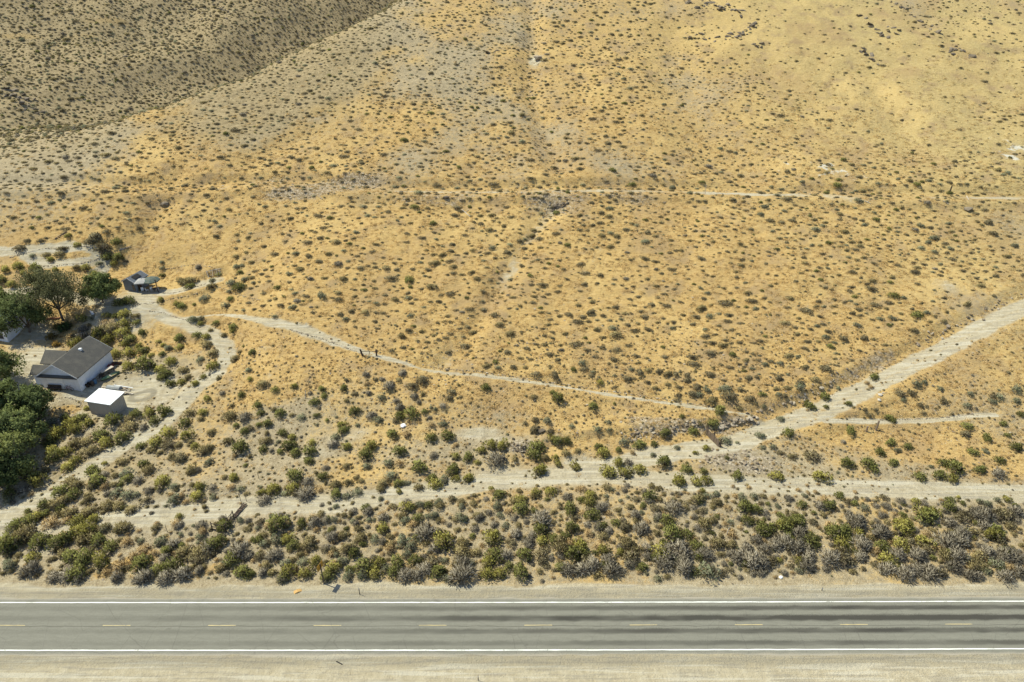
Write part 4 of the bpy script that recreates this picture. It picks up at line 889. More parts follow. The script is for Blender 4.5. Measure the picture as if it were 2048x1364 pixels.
# dense brush on the far hill
def dens_far(x, y, px, py):
    s = (x - CA[0]) * CN[0] + (y - CA[1]) * CN[1]
    return sstep(8, 25, s) * (.5 + .9 * vnoise(x / 14, y / 14, 95)) * (1 - .9 * sstep(.4, .7, bil(gold, x, y)))
x, y, z, px, py = rand_pts(48000, -330, -20, 170, 520, dens_far)
size = np.clip(RNG.gamma(8, .17, len(x)), .5, 2.8)
k = thin(x, y, size * .75 + .15); x, y, z, size = (a[k] for a in (x, y, z, size))
print('far brush', len(x))
kinds = RNG.choice(5, len(x), p=[.45, .16, .27, .05, .07])
scl = np.stack([size / 2, size / 2 * RNG.uniform(.65, 1.0, len(x)), size / 2 * RNG.uniform(.7, 1.1, len(x))], 1)
scatter('far_brush_cover', np.stack([x, y, z - .03], 1), scl, RNG.uniform(0, 6.28, len(x)), kinds * NV + RNG.integers(0, NV, len(x)), PR, 'dense low brush covering the shadowed far hill', 'brush')

# small tan tufts and seedlings between the shrubs of the flat, and tussocks of dry grass
def tuft_mesh(seed, n=34):
    rng = np.random.default_rng(seed)
    b = np.stack([rng.normal(size=n) * .28, rng.normal(size=n) * .28, np.zeros(n)], 1)
    e = nrm(np.stack([rng.normal(size=n) * .55 + .25, rng.normal(size=n) * .45 - .1, np.abs(rng.normal(size=n)) * .6 + .35], 1))
    P = rhombi(b, e, rng.uniform(.35, .8, n), .05, rng)
    return to_mesh('tuft', P, rng.uniform(0, 1, n), M['leaf_grass'], nrm(np.array([[0, 0, 1.]]) + rng.normal(size=(n, 3)) * .3))
M['leaf_grass'] = leafmat('dry_grass', (.46, .31, .12), (.68, .51, .26), (.3, .2, .1), .3, .15)
M['leaf_grass2'] = leafmat('dry_grass_pale', (.44, .33, .15), (.66, .54, .29), (.3, .2, .1), .3, .15)
TF = [tuft_mesh(500 + i) for i in range(6)]
TFP = [tuft_mesh(520 + i) for i in range(4)]
for t_ in TFP: t_.materials.clear(); t_.materials.append(M['leaf_grass2'])
def dens_grass(x, y, px, py):
    g = bil(gold, x, y); d = .12 + .75 * sstep(.3, .8, g)
    d = d * (1 - .97 * sstep(.25, .5, bil(dirt, x, y))) * (.3 + 1.1 * vnoise(x / 3.1, y / 3.1, 97))
    return d * np.interp(y, [58, 62, 100, 150, 215], [0, .75, .6, .35, .0])
x, y, z, px, py = rand_pts(165000, -135, 140, 57.5, 215, dens_grass)
print('grass tufts', len(x))
s = RNG.uniform(.35, .85, len(x)) * np.interp(y, [60, 150], [.8, 1.1])
palei = bil(pale, x, y) > RNG.uniform(.2, .9, len(x))
idx = np.where(palei, 6 + RNG.integers(0, 4, len(x)), RNG.integers(0, 6, len(x)))
scatter('dry_grass', np.stack([x, y, z - .02], 1), np.stack([s, s, s * RNG.uniform(.3, .65, len(x))], 1), RNG.uniform(-.9, .9, len(x)), idx, TF + TFP, 'golden dry grass over the hillside and flats', 'grass')
def dens_small(x, y, px, py):
    d = np.where(y < 58.5, 0, 1.0) * (1 - .88 * sstep(.3, .6, bil(dirt, x, y))) * (.15 + 1.2 * vnoise(x / 5, y / 5, 99))
    return d * sstep(112, 92, y) * sstep(0, 1, y - 58.5)
x, y, z, px, py = rand_pts(26000, -95, 95, 58, 112, dens_small)
size = RNG.uniform(.25, .75, len(x)) * (1 + .75 * sstep(74, 68, y) * RNG.uniform(.2, 1, len(x))); k = thin(x, y, size * .9 + .08); x, y, z, size = (a[k] for a in (x, y, z, size))
print('small plants', len(x))
KS = ['t', 'b', 'd', 'k', 's']
kinds = RNG.choice(5, len(x), p=[.38, .34, .14, .08, .06])
scatter('small_dry_plants', np.stack([x, y, z - .02], 1), np.stack([size / 2, size / 2, size / 2], 1), RNG.uniform(0, 6.28, len(x)), kinds * NV + RNG.integers(0, NV, len(x)),
        [SH[kd][v] for kd in KS for v in range(NV)], 'tiny dry plants and seedlings scattered over the stony flat', 'plants')

# the tangle of brush that fills the bank between the named shrubs
def dens_bank(x, y, px, py):
    return sstep(58.3, 60, y) * sstep(75, 69, y) * (1 - sstep(.3, .6, bil(dirt, x, y))) * (.35 + .75 * vnoise(x / 4, y / 4, 101)) * (.65 + .35 * sstep(-40, 40, x))
x, y, z, px, py = rand_pts(9000, -75, 75, 58, 76, dens_bank)
size = RNG.uniform(.7, 2.1, len(x)); k = thin(x, y, size * .68 + .1); x, y, z, px, size = (a[k] for a in (x, y, z, px, size))
print('bank brush', len(x))
KB = ['b', 'k', 'd', 't', 's', 'g']
kinds = np.where(RNG.uniform(0, 1, len(x)) < sstep(900, 1900, px) * .75, RNG.choice([1, 2, 1, 0, 5], len(x)), RNG.choice(6, len(x), p=[.32, .18, .12, .18, .12, .08]))
scatter('bank_brush', np.stack([x, y, z - .03], 1), np.stack([size / 2, size / 2, size / 2 * RNG.uniform(.7, 1.1, len(x))], 1), RNG.uniform(0, 6.28, len(x)), kinds * NV + RNG.integers(0, NV, len(x)),
        [SH[kd][v] for kd in KB for v in range(NV)], 'tangled low brush filling the bank above the highway', 'brush')

# the same scrub carries on past both ends of the picture
def dens_out(x, y, px, py): return ((px < -12) | (px > 2062)) * sstep(58.5, 60, y) * (1 - sstep(.3, .6, bil(dirt, x, y))) * np.interp(y, [60, 74, 80, 100, 106], [.8, .7, .3, .25, 0])
x, y, z, px, py = rand_pts(5000, -110, 110, 58, 106, dens_out)
size = RNG.uniform(.8, 2.3, len(x)); k = thin(x, y, size * .8 + .1); x, y, z, size = (a[k] for a in (x, y, z, size))
kinds = RNG.integers(0, 6, len(x))
scatter('outlying_brush', np.stack([x, y, z - .03], 1), np.stack([size / 2, size / 2, size / 2], 1), RNG.uniform(0, 6.28, len(x)), kinds * NV + RNG.integers(0, NV, len(x)), [SH[kd][v] for kd in KB for v in range(NV)], 'mixed brush beyond the ends of the bank', 'brush')

# ------------------------------------------------------------------ materials for built things
def lap(name, c1, c2, pitch=.2, vertical=False):
    m, n, b = newmat(name); tc = nd(n, 'ShaderNodeTexCoord').outputs['Object']
    sx = nd(n, 'ShaderNodeSeparateXYZ'); n.links.new(tc, sx.inputs[0])
    f = noise(n, tc, 1.4, 4, .6); f2 = noise(n, tc, 9, 3, .6)
    fr = math_(n, 'FRACT', math_(n, 'DIVIDE', math_(n, 'ADD', sx.outputs[0], sx.outputs[1]) if vertical else sx.outputs[2], pitch))
    c = mixc(n, math_(n, 'MULTIPLY', smstep(n, math_(n, 'ADD', f, math_(n, 'MULTIPLY', f2, .3)), .5, .85), .6), c1, c2)
    n.links.new(c, b.inputs['Base Color']); b.inputs['Roughness'].default_value = .7
    bump(n, b, fr, .5, .02); return m
M['white_siding'] = lap('white_lap_siding', (.74, .75, .76), (.62, .62, .60))
M['grey_siding'] = lap('blue_grey_siding', (.17, .20, .24), (.13, .15, .18))
M['tan_metal'] = lap('tan_ribbed_metal', (.40, .355, .285), (.33, .29, .23), .3, True)
M['white_metal'] = plain('white_sheet_metal', (.80, .81, .80), (.72, .73, .72), .8, .4, spec=.4)
def shingle():
    m, n, b = newmat('dark_shingles'); tc = nd(n, 'ShaderNodeTexCoord').outputs['Object']
    br = nd(n, 'ShaderNodeTexBrick'); n.links.new(mapping(n, tc, (1, 1.4, 1)), br.inputs['Vector']); br.inputs['Scale'].default_value = 3.2
    br.inputs['Color1'].default_value = (.085, .08, .07, 1); br.inputs['Color2'].default_value = (.115, .108, .094, 1); br.inputs['Mortar'].default_value = (.08, .078, .072, 1)
    br.inputs['Mortar Size'].default_value = .03
    f = noise(n, tc, .9, 4, .6); c = mixc(n, smstep(n, f, .4, .75), br.outputs[0], (.13, .12, .10)); n.links.new(c, b.inputs['Base Color']); return m
M['shingle'] = shingle()
M['blue_roof'] = plain('grey_blue_roofing', (.14, .15, .165), (.10, .11, .12), 2)
M['green_roof'] = plain('dark_green_roofing', (.075, .10, .085), (.055, .07, .06), 2)
M['trim'] = plain('white_trim', (.70, .70, .68), (.58, .57, .54), 3)
M['glass'] = plain('dark_window_glass', (.03, .035, .045), (.045, .05, .06), 1, .15, spec=.5)
M['old_wood'] = plain('weathered_wood', (.22, .165, .115), (.13, .095, .07), 4, .9, bumpk=.4, objvar=.25, stretch=(1, 1, .2))
M['grey_wood'] = plain('sun_bleached_wood', (.42, .37, .30), (.27, .23, .185), 4, .9, bumpk=.3, objvar=.3, stretch=(.3, 3, 3))
M['bone_wood'] = plain('bleached_pale_wood', (.54, .48, .39), (.40, .35, .28), 4, .9)
M['dark_wood'] = plain('dark_burnt_wood', (.085, .06, .045), (.05, .038, .03), 5, .9, bumpk=.4)
M['dark_metal'] = plain('dark_steel', (.06, .058, .055), (.10, .075, .055), 6, .6, .3)
M['rust'] = plain('rusty_steel', (.17, .085, .045), (.10, .055, .035), 5, .85)
M['rubber'] = plain('black_rubber', (.022, .022, .022), (.035, .033, .03), 5, .8)
M['blue_plastic'] = plain('blue_plastic', (.06, .16, .28), (.05, .12, .22), 3, .45, spec=.4)
M['tarp'] = plain('grey_tarpaulin', (.33, .34, .33), (.24, .25, .24), 2, .6)
M['grey_cloth'] = plain('pale_grey_canvas', (.36, .35, .33), (.29, .28, .26), 2, .8)
M['green_cloth'] = plain('faded_green_canvas', (.065, .095, .085), (.15, .15, .11), 1.5, .8)
M['orange'] = plain('faded_orange', (.52, .33, .13), (.45, .27, .09), 6, .8)
M['sign_yellow'] = plain('faded_yellow_orange_sign', (.50, .27, .04), (.40, .20, .03), 3, .5)
M['red_paint'] = plain('dull_red_paint', (.28, .06, .05), (.20, .04, .04), 4, .6)
M['green_paint'] = plain('dull_green_paint', (.13, .20, .12), (.10, .15, .09), 3, .6)
M['terracotta'] = plain('red_earth_brick', (.33, .15, .085), (.25, .12, .07), 4, .9)
M['white_plastic'] = plain('white_plastic', (.78, .78, .76), (.70, .70, .68), 4, .5)

def slab(mb, a, b, c, d, t):
    """a roof plane: quad a b c d (upper face) with thickness t"""
    i = len(mb.v); mb.v += [a, b, c, d] + [(p[0], p[1], p[2] - t) for p in (a, b, c, d)]
    mb.f += [(i,i+1,i+2,i+3),(i+7,i+6,i+5,i+4),(i,i+4,i+5,i+1),(i+1,i+5,i+6,i+2),(i+2,i+6,i+7,i+3),(i+3,i+7,i+4,i)]; return mb
def gable_house(name, loc, rz, w, d, eave, ridge, wallm, roofm, ov=.35, sink=.4):
    """gable ends at y=0 and y=d, ridge along y; x from -w/2 to w/2"""
    t = empty(name, loc, rz)
    MB().prism([(-w/2, -sink), (w/2, -sink), (w/2, eave), (0, ridge), (-w/2, eave)], 0, d).build('wall', wallm, t)
    k = (ridge - eave) / (w / 2); rt = ridge + .16
    for s in (-1, 1):
        e = (s * (w/2 + ov), eave - k * ov + .16)
        slab(MB(), (0, -ov, rt), (0, d + ov, rt), (e[0], d + ov, e[1]), (e[0], -ov, e[1]), .13).build('roof_plane', roofm, t)
        for yy_ in (-ov - .03, d + ov):
            MB().prism([(0, rt + .02), (e[0], e[1] + .02), (e[0], e[1] - .2), (0, rt - .2)], yy_, yy_ + .03).build('barge_board', M['trim'], t)
    return t

# ------------------------------------------------------------------ garage
g_loc = on(125.5, 777.3)
gar = gable_house('garage', g_loc, math.radians(-5.5), 6.6, 9.0, 2.6, 4.75, M['white_siding'], M['shingle'], .38)
tag(gar, 'white gabled garage with dark shingle roof beside the gravel yard', 'garage')
slab(MB(), (-3.6, -.42, 2.45), (3.6, -.42, 2.45), (3.6, -.003, 2.72), (-3.6, -.003, 2.72), .1).build('pent_eave', M['shingle'], gar)
MB().box(-3.6, 3.6, -.45, -.42, 2.30, 2.46).build('fascia', M['dark_metal'], gar)
for (y0, y1, dep, ev, rg) in ((.7, 2.7, 1.8, 2.4, 3.25), (4.0, 7.6, 2.4, 2.4, 3.7)):
    wx = -3.3 - dep; ym = (y0 + y1) / 2
    wg = MB().prism([(y0, -.3), (y1, -.3), (y1, ev), (ym, rg), (y0, ev)], wx, -3.28, 'x').build('side_wing', M['white_siding'], gar)
    for s, ye in ((-1, y0), (1, y1)):
        yo = ye + s * .3; zo = ev - .3 * (rg - ev) / (ym - y0) + .14
        slab(MB(), (wx - .3, ym, rg + .14), (-2.0, ym, rg + .14), (-2.0, yo, zo), (wx - .3, yo, zo), .12).build('wing_roof', M['shingle'], wg)
MB().box(.62, 1.05, 5.3, 5.75, 4.2, 4.62).build('roof_vent', M['white_metal'], gar)
dr = MB().box(-2.3, .7, -.05, -.004, -.1, 2.1).build('garage_door', M['trim'], gar)
for i in range(4): MB().box(-2.22, .62, -.075, -.053, .02 + i * .52, .48 + i * .52).build('door_panel', M['white_metal'], dr)

# ------------------------------------------------------------------ shed with a white roof
s_loc = on(206, 831)
shd = empty('metal_shed', s_loc, math.radians(-13)); tag(shd, 'tan metal shed with a bright white flat roof', 'shed')
MB().box(-2.15, 2.15, 0, 2.9, -.4, 2.55).build('wall', M['tan_metal'], shd)
for i in range(14):
    xx = -2.1 + i * .323; MB().prism([(xx - .03, -.02), (xx + .03, -.02), (xx + .02, .0), (xx - .02, .0)], 0, 1, 'y') if False else None
    MB().box(xx - .025, xx + .025, -.03, -.003, -.3, 2.5).build('wall_rib', M['tan_metal'], shd)
for i in range(9):
    yy_ = .12 + i * .33; MB().box(2.153, 2.18, yy_ - .025, yy_ + .025, -.3, 2.5).build('wall_rib', M['tan_metal'], shd)
slab(MB(), (-2.4, -.25, 2.62), (2.4, -.25, 2.62), (2.4, 3.15, 2.86), (-2.4, 3.15, 2.86), .09).build('roof', M['white_metal'], shd)
for i in range(8): slab(MB(), (-2.1 + i * .6, -.24, 2.645), (-2.06 + i * .6, -.24, 2.645), (-2.06 + i * .6, 3.14, 2.885), (-2.1 + i * .6, 3.14, 2.885), .02).build('roof_seam', M['white_metal'], shd)

# ------------------------------------------------------------------ grey garden shed, umbrellas and patio things
h_loc = on(262.5, 582)
gs = gable_house('garden_shed', h_loc, math.radians(-16), 2.8, 3.4, 2.0, 2.75, M['grey_siding'], M['blue_roof'], .2)
tag(gs, 'small blue-grey gabled shed with open door and roof panel', 'shed')
MB().box(1.404, 1.44, .5, 1.4, 0, 1.9).build('door', M['dark_wood'], gs)
slab(MB(), (.35, .6, 2.86), (.35, 2.3, 2.86), (1.15, 2.3, 2.43), (1.15, .6, 2.43), .06).build('roof_panel', M['rubber'], gs)
MB().box(.6, 1.2, -.06, -.003, .2, 1.5).build('window', M['glass'], gs)
def umbrella(px, py, cloth, r, h, n, label, rot=0, droop=.75):
    t = empty('patio_umbrella', on(px, py), rot); tag(t, label, 'umbrella', 'umbrellas on the shed patio')
    MB().tube((0, 0, -.05), (0, 0, h + .08), .035).build('pole', M['dark_metal'], t)
    MB().lathe([(.32, 0), (.32, .06), (.08, .12), (.05, .3)], 10).build('base', M['dark_metal'], t)
    mb = MB(); mb.v = [(0, 0, h)]
    for j, (rr, zz) in enumerate(((.5, h - .16), (1.0, h - droop * .85), (1.0, h - droop * 1.15))):
        for q in range(n):
            a = 2 * math.pi * (q + .5) / n; mb.v.append((rr * r * math.cos(a), rr * r * math.sin(a), zz))
    for q in range(n):
        mb.f.append((0, 1 + q, 1 + (q + 1) % n))
        for j in range(2): mb.f.append((1 + j*n + q, 1 + (j+1)*n + q, 1 + (j+1)*n + (q+1) % n, 1 + j*n + (q+1) % n))
    mb.build('canopy', cloth, t)
    for q in range(n):
        a = 2 * math.pi * (q + .5) / n
        MB().tube((0, 0, h - .03), (r * math.cos(a), r * math.sin(a), h - droop * .9), .015, n=4).build('rib', M['dark_metal'], t)
    return t
umbrella(290, 581, M['grey_cloth'], 1.75, 2.55, 4, 'square pale grey patio umbrella next to the blue-grey shed', math.radians(10), .55)
umbrella(307, 579, M['green_cloth'], 1.7, 2.7, 8, 'faded green round patio umbrella right of the grey one', 0, .7)
def chair(px, py, rot, label, mat):
    t = empty('patio_chair', on(px, py), rot); tag(t, label, 'chair', 'chairs on the shed patio')
    MB().box(-.24, .24, -.24, .24, .40, .44).build('seat', mat, t)
    MB().box(-.24, .24, .21, .25, .46, .9).build('backrest', mat, t)
    for a in (-.21, .19):
        for b in (-.22, .18): MB().box(a, a + .03, b, b + .03, 0, .40).build('leg', mat, t)
chair(286, 584, .5, 'white patio chair under the grey umbrella, left one', M['white_plastic']); chair(295, 583.5, 2.4, 'white patio chair under the grey umbrella, right one', M['white_plastic'])
chair(305, 583, 1.0, 'white patio chair under the green umbrella, left one', M['white_plastic']); chair(315, 581, -1.0, 'white patio chair under the green umbrella, right one', M['white_plastic'])
t = empty('patio_table', on(310, 583.5)); tag(t, 'round dark patio table in the shade of the green umbrella', 'table')
MB().lathe([(.5, .68), (.5, .72)], 14).build('table_top', M['dark_metal'], t); MB().tube((0, 0, 0), (0, 0, .68), .05).build('pedestal', M['dark_metal'], t)
t = empty('lamp_post', on(317, 585)); tag(t, 'dark wooden post at the right edge of the patio', 'post')
MB().box(-.06, .06, -.06, .06, -.2, 2.6).build('post', M['dark_wood'], t); MB().box(-.12, .12, -.12, .12, 2.6, 2.72).build('cap', M['dark_wood'], t)

# ------------------------------------------------------------------ corner of the white house at the left edge
w_loc = on(17.5, 684.5)
hs = empty('white_house', w_loc, math.radians(-7)); tag(hs, 'white house with dark green roof cut by the left edge', 'house')
MB().box(-9, 0, 0, 6.5, -.4, 2.9).build('wall', M['white_siding'], hs)
slab(MB(), (-9.5, -.4, 2.85), (.4, -.4, 2.85), (.4, 3.25, 4.6), (-9.5, 3.25, 4.6), .14).build('roof_plane', M['green_roof'], hs)
slab(MB(), (-9.5, 6.9, 2.85), (.4, 6.9, 2.85), (.4, 3.25, 4.6), (-9.5, 3.25, 4.6), .14).build('roof_plane', M['green_roof'], hs)
MB().prism([(0, 2.903), (6.5, 2.903), (3.25, 4.4)], -.1, -.003, 'x').build('gable_end', M['white_siding'], hs)
for x0 in (-1.5, -4.2):
    wn = MB().box(x0, x0 + .85, -.05, -.004, .7, 1.95).build('window', M['glass'], hs)
    MB().box(x0 - .08, x0 + .93, -.07, -.052, 1.955, 2.03).build('frame', M['trim'], wn); MB().box(x0 - .08, x0 + .93, -.09, -.052, .62, .695).build('sill', M['trim'], wn)
t = empty('propane_tank', on(23, 669), .3); tag(t, 'white propane tank standing beside the white house', 'tank')
mb = MB().lathe([(.0, -.85), (.25, -.82), (.42, -.68), (.45, -.5), (.45, .5), (.42, .68), (.25, .82), (.0, .85)], 14)
mb.v = [(p[2], p[0], p[1] + .75) for p in mb.v]; mb.build('tank', M['white_metal'], t, smooth=True)
for xx in (-.5, .5): MB().box(xx - .08, xx + .08, -.3, .3, -.1, .36).build('leg', M['dark_metal'], t)

# ------------------------------------------------------------------ trees
M['leaf_tree'] = leafmat('tree_leaves', (.085, .112, .036), (.21, .24, .085), (.12, .095, .07), .3, .1)
M['leaf_dark'] = leafmat('dark_tree_leaves', (.055, .078, .028), (.15, .18, .065), (.11, .085, .06), .3, .1)
M['leaf_willow'] = leafmat('willow_leaves', (.12, .145, .045), (.29, .31, .105), (.12, .095, .07), .3, .1)
M['leaf_wispy'] = leafmat('olive_tree_leaves', (.095, .10, .045), (.21, .205, .095), (.12, .095, .07), .3, .1)
M['bark'] = plain('tree_bark', (.16, .125, .095), (.10, .08, .06), 5, .95, bumpk=.5, stretch=(1, 1, .3))
def tree(px, py, h, w, leaf, nleaf, seed, label, nm='leafy_tree', L=.36, gap=.0, low=.25, asp=1.0):
    nleaf = int(nleaf * 1.5); rng = np.random.default_rng(seed); p = on(px, py); t = empty(nm, (p[0], p[1], p[2] - .1)); tag(t, label, 'tree', 'trees at the left edge')
    nb = 9; mb = MB(); tops = []
    lean = rng.normal(size=2) * .25
    fork = (lean[0] * .3, lean[1] * .3, h * low)
    mb.tube((0, 0, -.2), fork, .045 * h * .55, .035 * h * .55, 8)
    C = []; R = []
    for i in range(nb):
        a = 2 * math.pi * (i * .618) + rng.uniform(-.3, .3); rr = w * .5 * (.18 + .5 * math.sqrt((i + .5) / nb)) ; zz = h * rng.uniform(.32, .82) if i > 2 else h * rng.uniform(.72, .86)
        if i <= 2: rr *= .5
        q = (math.cos(a) * rr, math.sin(a) * rr * asp, zz); C.append(q); R.append(w * rng.uniform(.17, .27))
        mid = tuple(fork[j] * .5 + q[j] * .5 + rng.normal() * .15 for j in range(3))
        mb.tube(fork, mid, .016 * h, .010 * h, 6); mb.tube(mid, q, .010 * h, .004 * h, 5)
        for s_ in range(4):
            e = np.array(q) + rng.normal(size=3) * R[-1] * .55; mb.tube(mid if s_ % 2 else q, tuple(e), .005 * h, .002 * h, 4)
    mb.build('trunk', M['bark'], t, smooth=True)
    C = np.array(C); R = np.array(R)
    # sub-clumps, then leaves on the clumps
    nc = 150; ci = rng.integers(0, nb, nc); cu = nrm(rng.normal(size=(nc, 3))); cu[:, 2] = cu[:, 2] * .8 + .12
    cc = C[ci] + cu * R[ci][:, None] * rng.uniform(.55, 1.05, nc)[:, None] * [1, asp, .85]; cr = w * rng.uniform(.05, .115, nc)
    keep = rng.uniform(0, 1, nc) > gap; cc = cc[keep]; cr = cr[keep]; cu = cu[keep]; nc = len(cc)
    li = rng.integers(0, nc, nleaf); u = nrm(rng.normal(size=(nleaf, 3)))
    pos = cc[li] + u * cr[li][:, None] * rng.uniform(.25, 1.1, nleaf)[:, None]; pos[:, 2] = np.maximum(pos[:, 2], .15)
    dr = nrm(u * .5 + rng.normal(size=(nleaf, 3)) * .7 + [0, 0, -.1])
    P = rhombi(pos, dr, L * rng.uniform(.6, 1.3, nleaf), L * .30 * rng.uniform(.7, 1.3, nleaf), rng)
    cen = np.array([0, 0, h * .5]); N = nrm(nrm((pos - cen) / [w * .5, w * .5, h * .45]) * .6 + u * .6 + rng.normal(size=(nleaf, 3)) * .25 + [0, 0, .15])
    me = to_mesh('crown', P, np.clip(rng.uniform(0, 1, nleaf) * .7 + .3 * rng.uniform(0, 1, nc)[li], 0, 1), M[leaf], N)
    o = bpy.data.objects.new('crown', me); COL.objects.link(o); o.parent = t; return t
tree(60, 664, 7.6, 9.4, 'leaf_dark', 8000, 1, 'large dark green tree above the gravel yard, left edge', low=.14)
tree(126, 640, 9.6, 13.0, 'leaf_wispy', 9000, 2, 'sparse grey-olive tree with bare lower limbs left of the shed', gap=.08, low=.25, L=.30, asp=.8)
tree(206, 605, 5.4, 7.2, 'leaf_tree', 6500, 3, 'round dense green tree next to the blue-grey shed', low=.12)
tree(2, 768, 7.0, 8.2, 'leaf_willow', 6500, 4, 'light green tree below the white house, left edge', low=.14)
tree(78, 838, 5.8, 6.4, 'leaf_dark', 6000, 5, 'dark green tree nearest the white-roofed shed', low=.12)
tree(28, 835, 6.6, 7.4, 'leaf_tree', 6500, 6, 'green tree topmost in the left-edge row below the garage', low=.12)
tree(50, 893, 6.0, 7.0, 'leaf_tree', 6500, 7, 'green tree midway in the left-edge row', low=.12)
tree(8, 905, 6.6, 7.2, 'leaf_dark', 6500, 8, 'green tree cut by the left edge, midway in the row', low=.12)
tree(38, 945, 5.8, 7.0, 'leaf_willow', 6500, 9, 'yellowish green tree low in the left-edge row', low=.12)
tree(4, 975, 5.2, 6.4, 'leaf_dark', 5500, 10, 'lowest dark tree in the left-edge row above the driveway', low=.12)
tree(0, 622, 5.0, 5.0, 'leaf_willow', 3500, 12, 'yellowing tree at the left edge beside the large dark tree', low=.14)
# garden shrubs with their own look
M['leaf_h'] = leafmat('hedge_leaves', (.04, .075, .025), (.10, .16, .05), (.07, .06, .04), .25, .1)
M['leaf_o'] = leafmat('autumn_leaves', (.20, .17, .05), (.46, .27, .06), (.13, .1, .06), .25, .1)
KIND['h'] = dict(KIND['g'], h=.75, n=700); KIND['o'] = dict(KIND['r'], h=.7)
for (px, py, w_, kd, lb) in ((130, 660, 3.2, 'h', 'trimmed dark green hedge bush in the garden above the yard'), (104, 678, 2.6, 'o', 'orange-tinged autumn bush in the garden bed'), (116, 692, 2.0, 'o', 'low orange-yellow bush beside the gravel yard'), (282, 581.5, 1.0, 'r', 'potted yellow plant in front of the patio')):
    o = place_shrub('garden_bush', shrub_mesh(kd, 900 + px), on(px, py), w_, (1, 1), .4); tag(o, lb, 'bush')

# ------------------------------------------------------------------ yard clutter
t = empty('lumber_pile', on(221, 785), math.radians(-8)); tag(t, 'heap of weathered planks behind the white-roofed shed', 'lumber pile')
rl = np.random.default_rng(4)
for i in range(20):
    y0 = rl.uniform(-.9, .9); z0 = .05 + .11 * (i // 4) + rl.uniform(0, .04); l_ = rl.uniform(2.2, 4.4); x0 = rl.uniform(-2.4, .2); a = rl.normal() * .10
    o = MB().box(0, l_, -.1, .1, 0, .06).build('plank', M[('grey_wood', 'bone_wood', 'old_wood')[rl.integers(3)]], t); o.location = (x0, y0, z0); o.rotation_euler = (0, rl.normal() * .03, a)
o = MB().prism([(-.5, 0), (.5, 0), (.45, .35), (.2, .55), (-.25, .55), (-.48, .3)], -1.2, 1.2, 'x').build('tarp', M['tarp'], t); o.location = (.5, .5, .45)
o = MB().tube((0, 0, 0), (3.6, 0, 0), .09).build('pole', M['white_plastic'], t); o.location = (-.2, 1.5, .5); o.rotation_euler = (0, .02, -.08)
def barrel(px, py, m_, lb):
    t = empty('barrel', on(px, py)); tag(t, lb, 'barrel')
    MB().lathe([(.27, 0), (.29, .05), (.29, .3), (.305, .32), (.29, .34), (.29, .58), (.305, .6), (.29, .62), (.29, .84), (.27, .88)], 14).build('drum', M[m_], t, smooth=False)
    MB().lathe([(.26, .881), (.26, .90)], 14).build('lid', M['dark_metal'], t)
barrel(191, 767, 'blue_plastic', 'blue plastic barrel against the garage side wall'); barrel(186, 771, 'dark_metal', 'dark steel barrel beside the blue barrel at the garage wall')
def tyre(px, py, lb, lean=0.25, up=True):
    t = empty('tyre', on(px, py), -.2); tag(t, lb, 'tyre')
    r_ = MB().torus((0, 0, 0), .3, .12, 'y').build('tread', M['rubber'], t, smooth=True); r2 = MB().lathe([(.2, -.06), (.2, .06)], 12); r2.v = [(v[0], v[2], v[1]) for v in r2.v]; r2 = r2.build('rim', M['rust'], t)
    for q in (r_, r2): q.location = (0, 0, .4); q.rotation_euler = (lean, 0, 0)
tyre(176, 775, 'upright tyre at the near corner of the garage'); tyre(180, 771, 'second tyre leaning behind the corner tyre', .35)
def table(px, py, rot, top, lb):
    t = empty('work_table', on(px, py), rot); tag(t, lb, 'table'); MB().box(-1.1, 1.1, -.4, .4, .76, .82).build('table_top', top, t)
    for a in (-1.0, .92):
        for b in (-.35, .28): MB().box(a, a + .08, b, b + .08, 0, .76).build('leg', M['dark_wood'], t)
table(216, 746, math.radians(62), M['grey_wood'], 'long grey-topped work table along the garage side wall')
t = empty('rowing_boat', on(222, 754), math.radians(55)); tag(t, 'small dull green boat hull lying beside the work table', 'boat')
mb = MB(); ns = 9
for i in range(ns):
    u_ = i / (ns - 1) * 2 - 1; ww = .45 * math.sqrt(max(0, 1 - u_ * u_ * .98)); hh = .32 + .1 * u_ * u_
    mb.v += [(u_ * 1.6, -ww, hh), (u_ * 1.6, -ww * .6, .06), (u_ * 1.6, 0, 0), (u_ * 1.6, ww * .6, .06), (u_ * 1.6, ww, hh)]
for i in range(ns - 1):
    for j in range(4): mb.f.append((i*5+j, i*5+j+1, i*5+j+6, i*5+j+5))
mb.build('hull', M['green_paint'], t, smooth=True); MB().box(-.1, .1, -.4, .4, .26, .29).build('seat', M['grey_wood'], t)
def crate(px, py, rot, s, m_, lb, nm='crate'):
    t = empty(nm, on(px, py), rot); tag(t, lb, 'crate'); h = s * .7
    for z0 in (0.02, h * .36, h * .70):
        for (a, b, c, d) in ((-s/2, s/2, -s/2, -s/2 + .03), (-s/2, s/2, s/2 - .03, s/2), (-s/2, -s/2 + .03, -s/2 + .032, s/2 - .032), (s/2 - .03, s/2, -s/2 + .032, s/2 - .032)): MB().box(a, b, c, d, z0, z0 + h * .26).build('slat', M[m_], t)
    MB().box(-s/2 + .03, s/2 - .03, -s/2 + .03, s/2 - .03, 0, .02).build('bottom', M[m_], t)
crate(222, 735, .2, .8, 'red_paint', 'dull red crate at the far end of the garage wall'); crate(205, 755, .4, .8, 'dark_wood', 'dark wooden crate midway along the garage wall'); crate(199, 760, .1, .6, 'grey_wood', 'small grey crate next to the blue barrel')
t = empty('bench', on(110, 780), math.radians(-5)); tag(t, 'long dark bench against the garage front wall', 'bench')
MB().box(-1.2, 1.2, -.22, .22, .42, .48).build('seat', M['dark_wood'], t); MB().box(-1.2, 1.2, .2, .25, .5, .9).build('backrest', M['dark_wood'], t)
